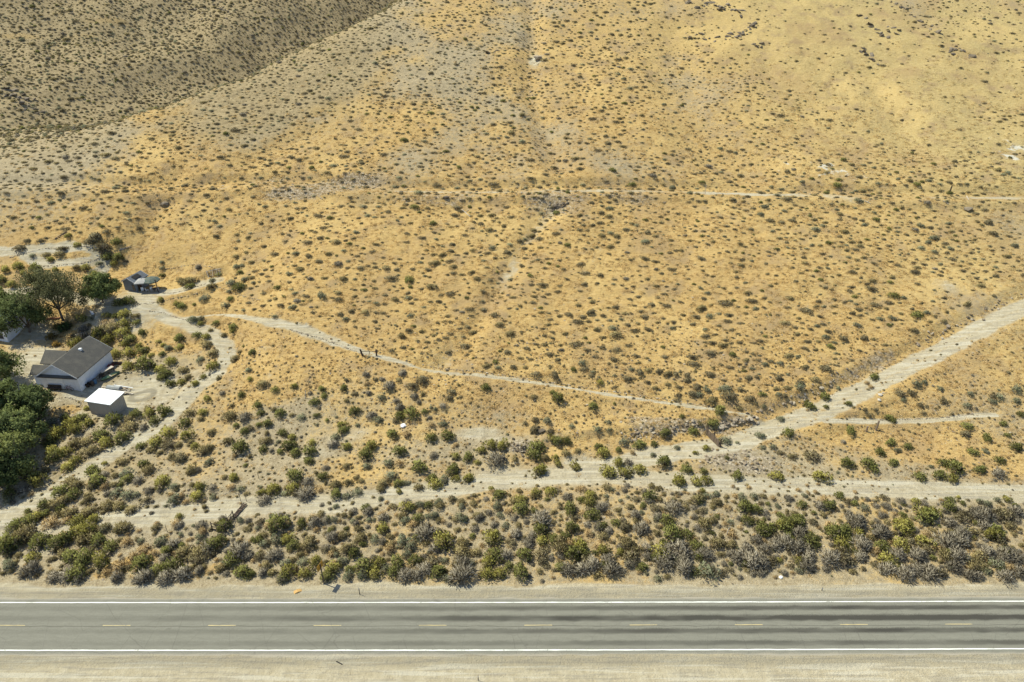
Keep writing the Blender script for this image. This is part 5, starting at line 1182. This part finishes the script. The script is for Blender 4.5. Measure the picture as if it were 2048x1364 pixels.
for a in (-1.1, -.05, 1.0): MB().box(a, a + .1, -.2, .2, 0, .42).build('leg', M['dark_wood'], t)
t = empty('bicycle', on(139, 781), math.radians(-8)); tag(t, 'old dark bicycle leaning at the garage front wall', 'bicycle')
for xx in (-.55, .55):
    wl_ = MB().torus((xx, 0, .33), .31, .03, 'y', 18, 5).build('wheel', M['rubber'], t, smooth=True); MB().tube((xx, -.05, .33), (xx, .05, .33), .04).build('hub', M['dark_metal'], wl_)
MB().tube((-.55, 0, .33), (-.15, 0, .82), .022).tube((-.15, 0, .82), (.40, 0, .84), .022).tube((.40, 0, .84), (0, 0, .3), .022).tube((0, 0, .3), (-.15, 0, .82), .022).tube((0, 0, .3), (-.55, 0, .33), .018).tube((.40, 0, .84), (.55, 0, .33), .02).build('frame', M['red_paint'], t)
MB().box(-.28, -.04, -.06, .06, .88, .93).build('saddle', M['rubber'], t); MB().tube((.38, -.28, .98), (.38, .28, .98), .018).tube((.40, 0, .84), (.38, 0, .98), .018).build('handlebar', M['dark_metal'], t)
t = empty('firewood_row', on(239, 728), math.radians(-3)); tag(t, 'low row of rusty brown firewood beyond the garage', 'firewood')
for i in range(16):
    o = MB().tube((0, -.25, 0), (0, .25, 0), .11, n=7).build('log', M['rust' if i % 3 else 'dark_wood'], t); o.location = (-1.1 + (i % 10) * .24 + (.12 if i > 9 else 0), rl.normal() * .05, .1 + (.19 if i > 9 else 0)); o.rotation_euler = (0, 0, rl.normal() * .2)
o = MB().box(-1.6, 1.6, -.09, .09, 0, .1).build('long_board', M['bone_wood']); o.location = on(257, 727); o.location.z += .08; o.rotation_euler = (0, .05, math.radians(68)); tag(o, 'long pale board leaning among shrubs behind the garage', 'board')
o = MB().box(-.9, .9, -.22, .22, 0, .12).build('white_board', M['white_plastic']); o.location = on(184, 626); o.location.z += .06; o.rotation_euler = (0, 0, math.radians(-50)); tag(o, 'short white board lying at the path left of the grey shed', 'board')
t = empty('cold_frame', on(92, 568), .3); tag(t, 'white tilted panel behind the sparse olive tree', 'panel')
slab(MB(), (-.7, -.4, .35), (.7, -.4, .35), (.7, .5, .8), (-.7, .5, .8), .05).build('panel', M['white_metal'], t)
for a in (-.6, .55): MB().box(a, a + .05, .38, .43, 0, .72).build('leg', M['dark_metal'], t); MB().box(a, a + .05, -.35, -.3, 0, .3).build('leg', M['dark_metal'], t)
t = empty('garden_bed', on(112, 637), math.radians(12)); tag(t, 'low terracotta-edged garden bed below the dark tree', 'garden bed')
for i in range(9): o = MB().box(-.22, .22, -.12, .12, -.05, .22).build('block', M['terracotta'], t); o.location = (-1.9 + i * .47, .12 * math.sin(i), 0); o.rotation_euler = (0, 0, rl.normal() * .08)
# pole stack near the end of the garden path
t = empty('pole_stack', on(432, 549), math.radians(28)); tag(t, 'lean-to of bleached poles and slabs above the garden path', 'pole stack')
for i in range(12):
    a = -1.5 + i * .27; MB().tube((a, -.6 + rl.normal() * .1, 0), (a + rl.normal() * .15, .35, .95 + rl.normal() * .1), .05, .035, 5).build('pole', M[('bone_wood', 'dark_wood', 'grey_wood')[i % 3]], t)
MB().tube((-1.7, .35, .9), (1.7, .35, 1.0), .06, n=6).build('ridge_pole', M['grey_wood'], t)
for a in (-1.6, 1.6): MB().tube((a, .4, -.1), (a, .35, 1.0), .06, n=6).build('post', M['grey_wood'], t)

# ------------------------------------------------------------------ fences, gates, posts, signs
def post(px, py, h, r, m_, lb, lean=(0, 0), cat='post', nm='fence_post', grp=None):
    p = on(px, py); mb = MB().tube((0, 0, -.25), (lean[0], lean[1], h), r, r * .85, 7)
    o = mb.build(nm, M[m_]); o.location = p; tag(o, lb, cat, grp); return o
# board fence across the old ditch
a = np.array(on(1412, 868)); b = np.array(on(1438, 895)); d = b - a; Ld = np.hypot(d[0], d[1])
t = empty('board_fence', a, math.atan2(d[1], d[0])); tag(t, 'rusty brown slatted board fence running down to the ditch road', 'fence')
sl_ = d[2] / Ld
for i in range(int(Ld / .17)):
    xx = .05 + i * .17; z0 = float(gz(*(a[:2] + d[:2] * (xx / Ld)))) - a[2]
    o = MB().box(-.065, .065, -.02, .02, 0, 1.25).build('slat', M['old_wood'], t); o.location = (xx, 0, z0 - .05 + rl.normal() * .04); o.rotation_euler = (0, rl.normal() * .03, 0)
for zz in (.3, 1.0): slab(MB(), (0, .025, zz), (Ld, .025, zz + d[2]), (Ld, .075, zz + d[2]), (0, .075, zz), .1).build('rail', M['old_wood'], t)
for xx in (0, Ld * .5, Ld):
    z0 = d[2] * xx / Ld; MB().box(xx - .07, xx + .07, .08, .22, z0 - .2, z0 + 1.6).build('post', M['dark_wood'], t)
post(1411, 866, 1.9, .05, 'dark_metal', 'tall thin steel post at the top of the board fence', (.05, 0)); post(1415, 868, 1.2, .05, 'dark_wood', 'short dark post beside the tall post at the board fence')
# broken rail fence beside the track
t = empty('rail_fence', on(426, 1059), 0); tag(t, 'broken dark rail fence half hidden by a green shrub', 'fence')
def rel(px, py, z=0, o_=t):
    q = on(px, py); return (q[0] - o_.location.x, q[1] - o_.location.y, q[2] - o_.location.z + z)
P1, P2, P3, P4 = rel(425, 1059), rel(453, 1064), rel(457, 1050), rel(468, 1036)
for q in (P1, P2, P3, P4): MB().tube((q[0], q[1], q[2] - .3), (q[0], q[1], q[2] + 1.35), .075, .065, 7).build('post', M['dark_wood'], t)
for q, r in ((P1, P2), (P2, P3), (P3, P4)):
    for zz in (.55, 1.1): MB().tube((q[0], q[1], q[2] + zz), (r[0], r[1], r[2] + zz), .05, .045, 6).build('rail', M['dark_wood'], t)
MB().tube((P1[0], P1[1], P1[2] + .1), (P2[0], P2[1], P2[2] + .15), .05, n=6).build('rail', M['dark_wood'], t)
MB().tube((P3[0], P3[1], P3[2] + .1), (P4[0], P4[1], P4[2] + 1.3), .045, n=6).build('brace', M['dark_wood'], t)
q1, q2 = on(469, 1035), on(491, 1009)
t = empty('fallen_gate', q1, 0); tag(t, 'fallen dark log gate lying across the dirt track', 'gate')
e = np.array(q2) - np.array(q1); nrm2 = np.array([-e[1], e[0]]) / np.hypot(e[0], e[1])
for k_ in (-.2, 0.02, .22): MB().tube((nrm2[0] * k_, nrm2[1] * k_, .12), (e[0] + nrm2[0] * k_, e[1] + nrm2[1] * k_, e[2] + .12 + abs(k_) * .4), .11, .085, 7).build('log', M['dark_wood'], t)
for f_ in (.15, .5, .85): MB().tube((e[0]*f_ + nrm2[0]*.34, e[1]*f_ + nrm2[1]*.34, e[2]*f_ + .26), (e[0]*f_ - nrm2[0]*.34, e[1]*f_ - nrm2[1]*.34, e[2]*f_ + .24), .05, n=6).build('cross_bar', M['old_wood'], t)
for (px, py, h, lb) in ((395.5, 1059, 1.25, 'thin steel fence post left of the broken rail fence'), (482, 1003, 1.4, 'thin steel post above the fallen gate, left one'), (493.5, 1003, 1.6, 'thin steel post above the fallen gate, right one'), (455, 1041, 1.2, 'thin steel post behind the broken rail fence'), (335, 1064, 1.3, 'thin steel fence post on bare ground at the far left bank'),
        (215, 1072, 1.2, 'thin steel post among olive shrubs on the left bank'), (578, 846, 1.0, 'short steel post on the stony flat'), (610, 797, 1.5, 'thin pale post below the leaning pole frame'), (518, 958, 1.2, 'thin steel post left of a big shrub above the track'), (1452, 1070, 1.2, 'leaning pale post on the right-hand bank'), (461, 572, 1.2, 'dark marker post beside the garden path'),
        (1410, 389, 2.2, 'tall pale post on the bench trail, right of centre'), (1365, 452, 1.6, 'lone thin post on the slope below the bench trail')):
    pale_ = 'pale' in lb; post(px, py, h, .035 if not pale_ else .06, 'bone_wood' if pale_ else 'dark_metal', lb, (-.03, .02) if 'leaning' not in lb else (.25, .1), grp='lone posts')
t = empty('timber_gateway', on(725, 711.5), 0); tag(t, 'dark timber gate posts with a rail beside the pale footpath', 'gateway')
G1 = rel(726, 711.5, 0, t); G2 = rel(753, 711.5, 0, t)
for q, w_, ln in ((G1, .17, -.35), (G2, .15, .05)): MB().tube((q[0], q[1], q[2] - .3), (q[0] + ln, q[1], q[2] + 1.25), w_, w_ * .9, 8).build('post', M['dark_wood'], t)
MB().tube((G1[0] - .2, G1[1], G1[2] + .85), (G2[0], G2[1], G2[2] + .9), .05, n=6).build('rail', M['dark_wood'], t); MB().tube((G1[0] + 1.0, G1[1], G1[2] + .0), (G1[0] + 1.2, G1[1], G1[2] + .8), .05, n=6).build('stake', M['dark_wood'], t)
t = empty('leaning_pole_frame', on(620, 776.5), 0); tag(t, 'crooked frame of thin dark poles on the golden flat', 'pole frame')
F2 = rel(628, 762, 0, t)
MB().tube((0, 0, -.2), (-.15, 0, 1.5), .05, .04, 6).build('pole', M['dark_wood'], t); MB().tube((F2[0], F2[1], F2[2] - .2), (F2[0] - .1, F2[1], F2[2] + 1.5), .05, .04, 6).build('pole', M['dark_wood'], t); MB().tube((-.15, 0, 1.4), (F2[0] - .1, F2[1], F2[2] + 1.3), .04, .035, 6).build('brace', M['dark_wood'], t)
post(1752, 860, 1.75, .17, 'old_wood', 'thick dark gatepost standing on the right-hand grass', (.05, .05), nm='gate_post'); post(1732.5, 862.5, .95, .16, 'old_wood', 'short dark stump left of the thick gatepost', nm='stump', cat='stump')
post(1899, 385, 1.6, .16, 'dark_wood', 'dark burnt stump at the right end of the bench trail', (.1, 0), nm='stump', cat='stump')
# roadside sign seen almost edge-on
t = empty('road_sign', on(648, 1167.5), 0); tag(t, 'tall roadside sign on a dark post, seen edge-on at the brush line', 'sign')
MB().box(-.05, .05, -.05, .05, -.3, 3.5).build('post', M['dark_metal'], t)
o = MB().box(-.6, .6, -.014, .014, -.45, .45).build('sign_panel', M['sign_yellow'], t); o.location = (-.08, 0, 3.05); o.rotation_euler = (0, 0, math.radians(72))
o = MB().box(-.55, .55, -.004, .004, -.05, .05).build('back_rail', M['dark_metal'], o); o.location = (0, .02, 0)
def delineator(px, py, h, lb):
    t = empty('delineator_post', on(px, py)); tag(t, lb, 'road marker', 'road markers along the shoulder')
    MB().box(-.045, .045, -.02, .02, -.2, h).build('post', M['dark_metal'], t); MB().box(-.04, .04, -.03, -.021, h - .18, h - .06).build('reflector', M['white_plastic'], t)
delineator(719.5, 1189, 1.15, 'thin dark delineator post on the far shoulder right of the sign'); delineator(1643.5, 1181, .5, 'short delineator stub on the far shoulder, right side'); delineator(956.5, 1361, .8, 'dark delineator post at the bottom edge')
o = MB().prism([(-.45, 0), (-.3, .1), (0, .16), (.3, .09), (.5, 0)], -.22, .22).build('orange_rag', M['orange']); o.location = on(595, 1183); o.rotation_euler = (0, 0, .5); tag(o, 'crumpled orange rag on the far shoulder left of the sign', 'rag')
mb = MB(); [mb.box(-.42 + i * .12, -.29 + i * .12, -.06 + .01 * (i % 3), .06, .0, .03 + .012 * (i % 2)) for i in range(7)]
o = mb.build('tyre_strip', M['green_paint']); o.data.materials[0] = M['rubber']; o.location = on(678.5, 1326); o.location.z += .01; o.rotation_euler = (0, 0, math.radians(-27)); tag(o, 'dark strip of tyre rubber on the near shoulder', 'tyre strip')
for (px, py, s_, lb, mt) in ((1562, 1155, .4, 'crumpled white litter at the brush line, right side', 'white_plastic'), (806.5, 852, .75, 'white rock on the stony flat', 'white_plastic'), (1760, 790, .6, 'white boulder below the ditch road', 'bone_wood'), (1758, 800, .5, 'small pale boulder just below the white boulder', 'bone_wood')):
    rr = np.random.default_rng(int(px)); bm = bmesh.new(); bmesh.ops.create_icosphere(bm, subdivisions=2, radius=s_ * .6)
    for v in bm.verts: v.co *= 1 + rr.normal() * .12; v.co.z *= .5
    me = bpy.data.meshes.new('rock'); bm.to_mesh(me); bm.free(); me.materials.append(M[mt]); o = bpy.data.objects.new('white_rock' if 'rock' in lb else ('litter' if 'litter' in lb else 'boulder'), me); COL.objects.link(o); o.location = on(px, py); o.location.z += s_ * .15; tag(o, lb, 'litter' if 'litter' in lb else 'rock')
# bleached logs on the slope
for (px, py, qx, qy, r_, m_, lb) in ((924, 420, 940, 434, .10, 'bone_wood', 'forked bleached log below the bench trail, mid slope'), (640, 396, 645, 399, .09, 'bone_wood', 'short white log below the rubble on the bench trail'), (1933, 393, 1937, 401, .10, 'bone_wood', 'white log across the bench trail at right'), (1886, 403, 1896, 409, .12, 'grey_wood', 'grey logs below the bench trail, far right'),
        (110, 479, 134, 464, .13, 'old_wood', 'weathered beam propped on the slope, upper left'), (238, 502, 262, 494, .12, 'grey_wood', 'weathered beam beside the gully, upper left'), (240, 497, 247, 500, .08, 'bone_wood', 'short pale log under the gully beam'), (1730, 403, 1741, 408, .09, 'bone_wood', 'crossed pale sticks below the bench trail, right of centre')):
    a = np.array(on(px, py)); b = np.array(on(qx, qy)); mb = MB(); e = b - a
    mb.tube((0, 0, r_), tuple(e + [0, 0, r_ * 1.3]), r_, r_ * .7, 7)
    if 'forked' in lb or 'crossed' in lb: mb.tube(tuple(e * .4 + [0, 0, r_]), tuple(e * .3 + [1.0, .8, .35]), r_ * .6, r_ * .3, 6)
    o = mb.build('fallen_log', M[m_]); o.location = a; tag(o, lb, 'log')

# ------------------------------------------------------------------ rocks
def rockmat(name, c1, c2):
    m, n, b = newmat(name); tc = nd(n, 'ShaderNodeTexCoord').outputs['Object']; f = noise(n, tc, 2.5, 4, .7)
    oi = nd(n, 'ShaderNodeObjectInfo').outputs['Random']; c = mixc(n, smstep(n, math_(n, 'ADD', f, math_(n, 'MULTIPLY', math_(n, 'ADD', oi, -.5), .5)), .3, .7), c1, c2)
    n.links.new(c, b.inputs['Base Color']); bump(n, b, f, .5, .1); return m
M['rock'] = rockmat('brown_grey_rock', (.41, .345, .25), (.23, .18, .125)); M['rock_dark'] = rockmat('dark_basalt', (.22, .18, .13), (.12, .097, .07))
def rock_mesh(seed, m_='rock', sub=1):
    rr = np.random.default_rng(seed); bm = bmesh.new(); bmesh.ops.create_icosphere(bm, subdivisions=sub, radius=.5)
    sc = rr.uniform(.65, 1.2, 3) * [1.15, 1, .7]
    for v in bm.verts: v.co = Vector(tuple(np.array(v.co) * sc * (1 + rr.normal() * .16)))
    me = bpy.data.meshes.new('stone'); bm.to_mesh(me); bm.free(); me.materials.append(M[m_]); return me
RK = [rock_mesh(i) for i in range(6)] + [rock_mesh(20 + i, 'rock_dark') for i in range(4)]
def stones(name, label, cat, pts, smin, smax, dark=.3):
    """a bank or heap of single stones"""
    t = empty(name, pts[0]); tag(t, label, cat)
    for q in pts:
        s_ = rl.uniform(smin, smax) * (1 if rl.uniform() > .15 else 1.4); o = bpy.data.objects.new('stone', RK[6 + rl.integers(4)] if rl.uniform() < dark else RK[rl.integers(6)]); COL.objects.link(o); o.parent = t
        o.location = (q[0] - t.location.x, q[1] - t.location.y, q[2] - t.location.z + s_ * .12); o.scale = (s_, s_, s_ * rl.uniform(.7, 1.1)); o.rotation_euler = (rl.normal() * .3, rl.normal() * .3, rl.uniform(0, 6.28))
def near_line(px0, py0, px1, py1, n, sp):
    out = []
    for i in range(n):
        f = rl.uniform(); out.append(on(px0 + (px1 - px0) * f + rl.normal() * sp * .6, py0 + (py1 - py0) * f + rl.normal() * sp))
    return out
stones('stone_bank', 'tumbled stone bank above the board fence', 'stone bank', near_line(1432, 852, 1512, 838, 70, 5), .3, .75)
stones('stone_bank', 'tumbled stone bank left of the board fence', 'stone bank', near_line(1255, 872, 1400, 852, 80, 6), .28, .65)
stones('stone_bank', 'dark stones lining the uphill side of the ditch road', 'stone bank', near_line(1520, 826, 1700, 752, 50, 8), .25, .55, .2)
stones('stone_bank', 'dark stones at the right end of the ditch road', 'stone bank', near_line(1830, 690, 2046, 588, 45, 6), .3, .7, .4)
stones('stone_heap', 'dark stone heap below the bench trail, mid picture', 'stone heap', near_line(1098, 418, 1135, 408, 40, 4), .35, .8, .8)
stones('stone_heap', 'stone heap beside the big shrubs left of the track fork', 'stone heap', near_line(1026, 892, 1046, 902, 26, 5), .25, .6, .5)
stones('stone_heap', 'bed of loose stones below the garage yard', 'stone heap', near_line(104, 842, 146, 834, 50, 4), .22, .45, .4)
stones('stone_bank', 'stony slope right of the board fence', 'stone bank', near_line(1400, 915, 1560, 935, 70, 12), .2, .5, .3)
def boulder(px, py, s_, lb, dark=True, fl=.8):
    o = bpy.data.objects.new('boulder', rock_mesh(int(px * 7 + py), 'rock_dark' if dark else 'rock', 1)); COL.objects.link(o); o.location = on(px, py); o.location.z += s_ * .2; o.scale = (s_, s_ * .8, s_ * fl); tag(o, lb, 'rock')
boulder(1082, 864, 1.5, 'dark flat boulder among shrubs on the lower terrace', True, .5); boulder(892, 397, 1.2, 'dark upright rock on the bench trail'); boulder(1075, 119, 2.6, 'pale boulder in the upper gully', False); boulder(330, 410, 1.8, 'dark boulder in the left draw'); boulder(1935, 420, 1.6, 'dark broken rock below the bench trail, far right')
# ledges of dark rock standing out of the upper slope
def outcrop(px, py, wpx, n, lb, dip=0.0):
    c = pix(px, py); w_ = wpx * mpp(c); t = empty('rock_outcrop', on(px, py)); tag(t, lb, 'outcrop')
    for i in range(n):
        f = (i + .5) / n - .5 + rl.normal() * .04; q = (c[0] + f * w_, c[1] + dip * f * w_ + rl.normal() * 1.3); z_ = float(gz(*q)); s_ = rl.uniform(.7, 2.0)
        o = bpy.data.objects.new('ledge', RK[6 + rl.integers(4)]); COL.objects.link(o); o.parent = t; o.location = (q[0] - t.location.x, q[1] - t.location.y, z_ - t.location.z - .1); o.scale = (s_ * 1.3, s_ * .9, s_ * rl.uniform(.5, .9)); o.rotation_euler = (rl.normal() * .3, rl.normal() * .3, rl.uniform(0, 6.28))
for (px, py, w_, n_, dip, lb) in ((1384, 8, 22, 8, -1.5, 'small dark rock ledge at the top edge, right of centre'), (1445, 14, 75, 34, -.5, 'largest dark rock outcrop near the top edge'), (1400, 70, 60, 10, -.8, 'broken dark outcrop below the top ledges'), (1480, 68, 70, 24, .8, 'dark slanting outcrop right of the broken one'), (1515, 86, 20, 6, 0, 'small dark ledge low in the outcrop group'),
        (1740, 50, 26, 9, -2.5, 'steep dark ledge on the upper right slope'), (1775, 62, 50, 9, -.2, 'flat dark ledge right of the steep one'), (1848, 48, 30, 9, -2.0, 'slanting dark ledge, upper right'), (1917, 103, 46, 14, -.4, 'curved dark ledge, rightmost on the upper slope'), (1738, 114, 26, 9, -1.5, 'short dark ledge in the middle of the right slope'), (1800, 10, 34, 8, -.5, 'dark ledge at the top edge, right'),
        (385, 14, 60, 16, -1.2, 'dark rock rib on the far hill, left one'), (440, 14, 60, 18, -1.2, 'dark rock rib on the far hill, right one'), (25, 190, 70, 22, -.2, 'dark rocky ledge at the foot of the far hill'), (985, 105, 24, 7, 0, 'low dark rock left of the upper gully'), (60, 215, 70, 12, -.3, 'low dark ledge under the far hill ledge')):
    outcrop(px, py, w_, n_, lb, dip)
# rubble too small to pick apart
def dens_rub(x, y, px, py): return np.clip(bil(rock, x, y) - .15, 0, 1) * (.4 + vnoise(x / 2, y / 2, 71))
x, y, z, px, py = rand_pts(60000, -110, 120, 60, 240, dens_rub)
s = RNG.gamma(3, .09, len(x)).clip(.1, .7)
scatter('rubble', np.stack([x, y, z], 1), np.stack([s, s, s * .8], 1), RNG.uniform(0, 6.28, len(x)), RNG.integers(0, 10, len(x)), RK, 'loose rubble and stones on the cut banks and trail edges', 'rubble')
def dens_peb(x, y, px, py): return (.12 + .35 * vnoise(x / 4, y / 4, 73)) * sstep(57.5, 60, y) * sstep(118, 100, y) * (1 - .7 * sstep(.4, .7, bil(dirt, x, y)))
x, y, z, px, py = rand_pts(38000, -95, 95, 57, 118, dens_peb); s = RNG.gamma(3, .05, len(x)).clip(.07, .4)
scatter('scattered_stones', np.stack([x, y, z], 1), np.stack([s, s, s * .7], 1), RNG.uniform(0, 6.28, len(x)), RNG.integers(0, 10, len(x)), RK, 'small stones strewn over the bare soil of the flat', 'stones')
# stone edging along the garden paths
E = []
for pts in ([(313, 583), (345, 586), (380, 578), (412, 567)], [(265, 612), (300, 606), (345, 597), (390, 588), (425, 571)], [(300, 622), (345, 632), (400, 655)], [(175, 620), (190, 628), (165, 660), (140, 690)], [(20, 515), (90, 497), (180, 494), (205, 512)], [(88, 532), (150, 528), (205, 513)], [(440, 575), (470, 588), (520, 600)], [(105, 800), (135, 795), (160, 806), (150, 820), (115, 848)], [(330, 537), (380, 530), (440, 545)], [(580, 659), (660, 684), (735, 712)], [(860, 733), (1000, 749), (1150, 772), (1300, 794), (1420, 814)], [(1760, 839), (1900, 834), (1945, 826)]):
    q = polyline(pts, .33)
    for v in q: E.append((v[0] + rl.normal() * .07, v[1] + rl.normal() * .07, float(gz(v[0], v[1])) + .03))
E = np.array(E); s = rl.uniform(.14, .34, len(E))
scatter('edging_stones', E, np.stack([s * 1.3, s, s * .8], 1), rl.uniform(0, 6.28, len(E)), rl.integers(0, 10, len(E)), RK, 'small dark stones edging the garden paths and footpath', 'edging')
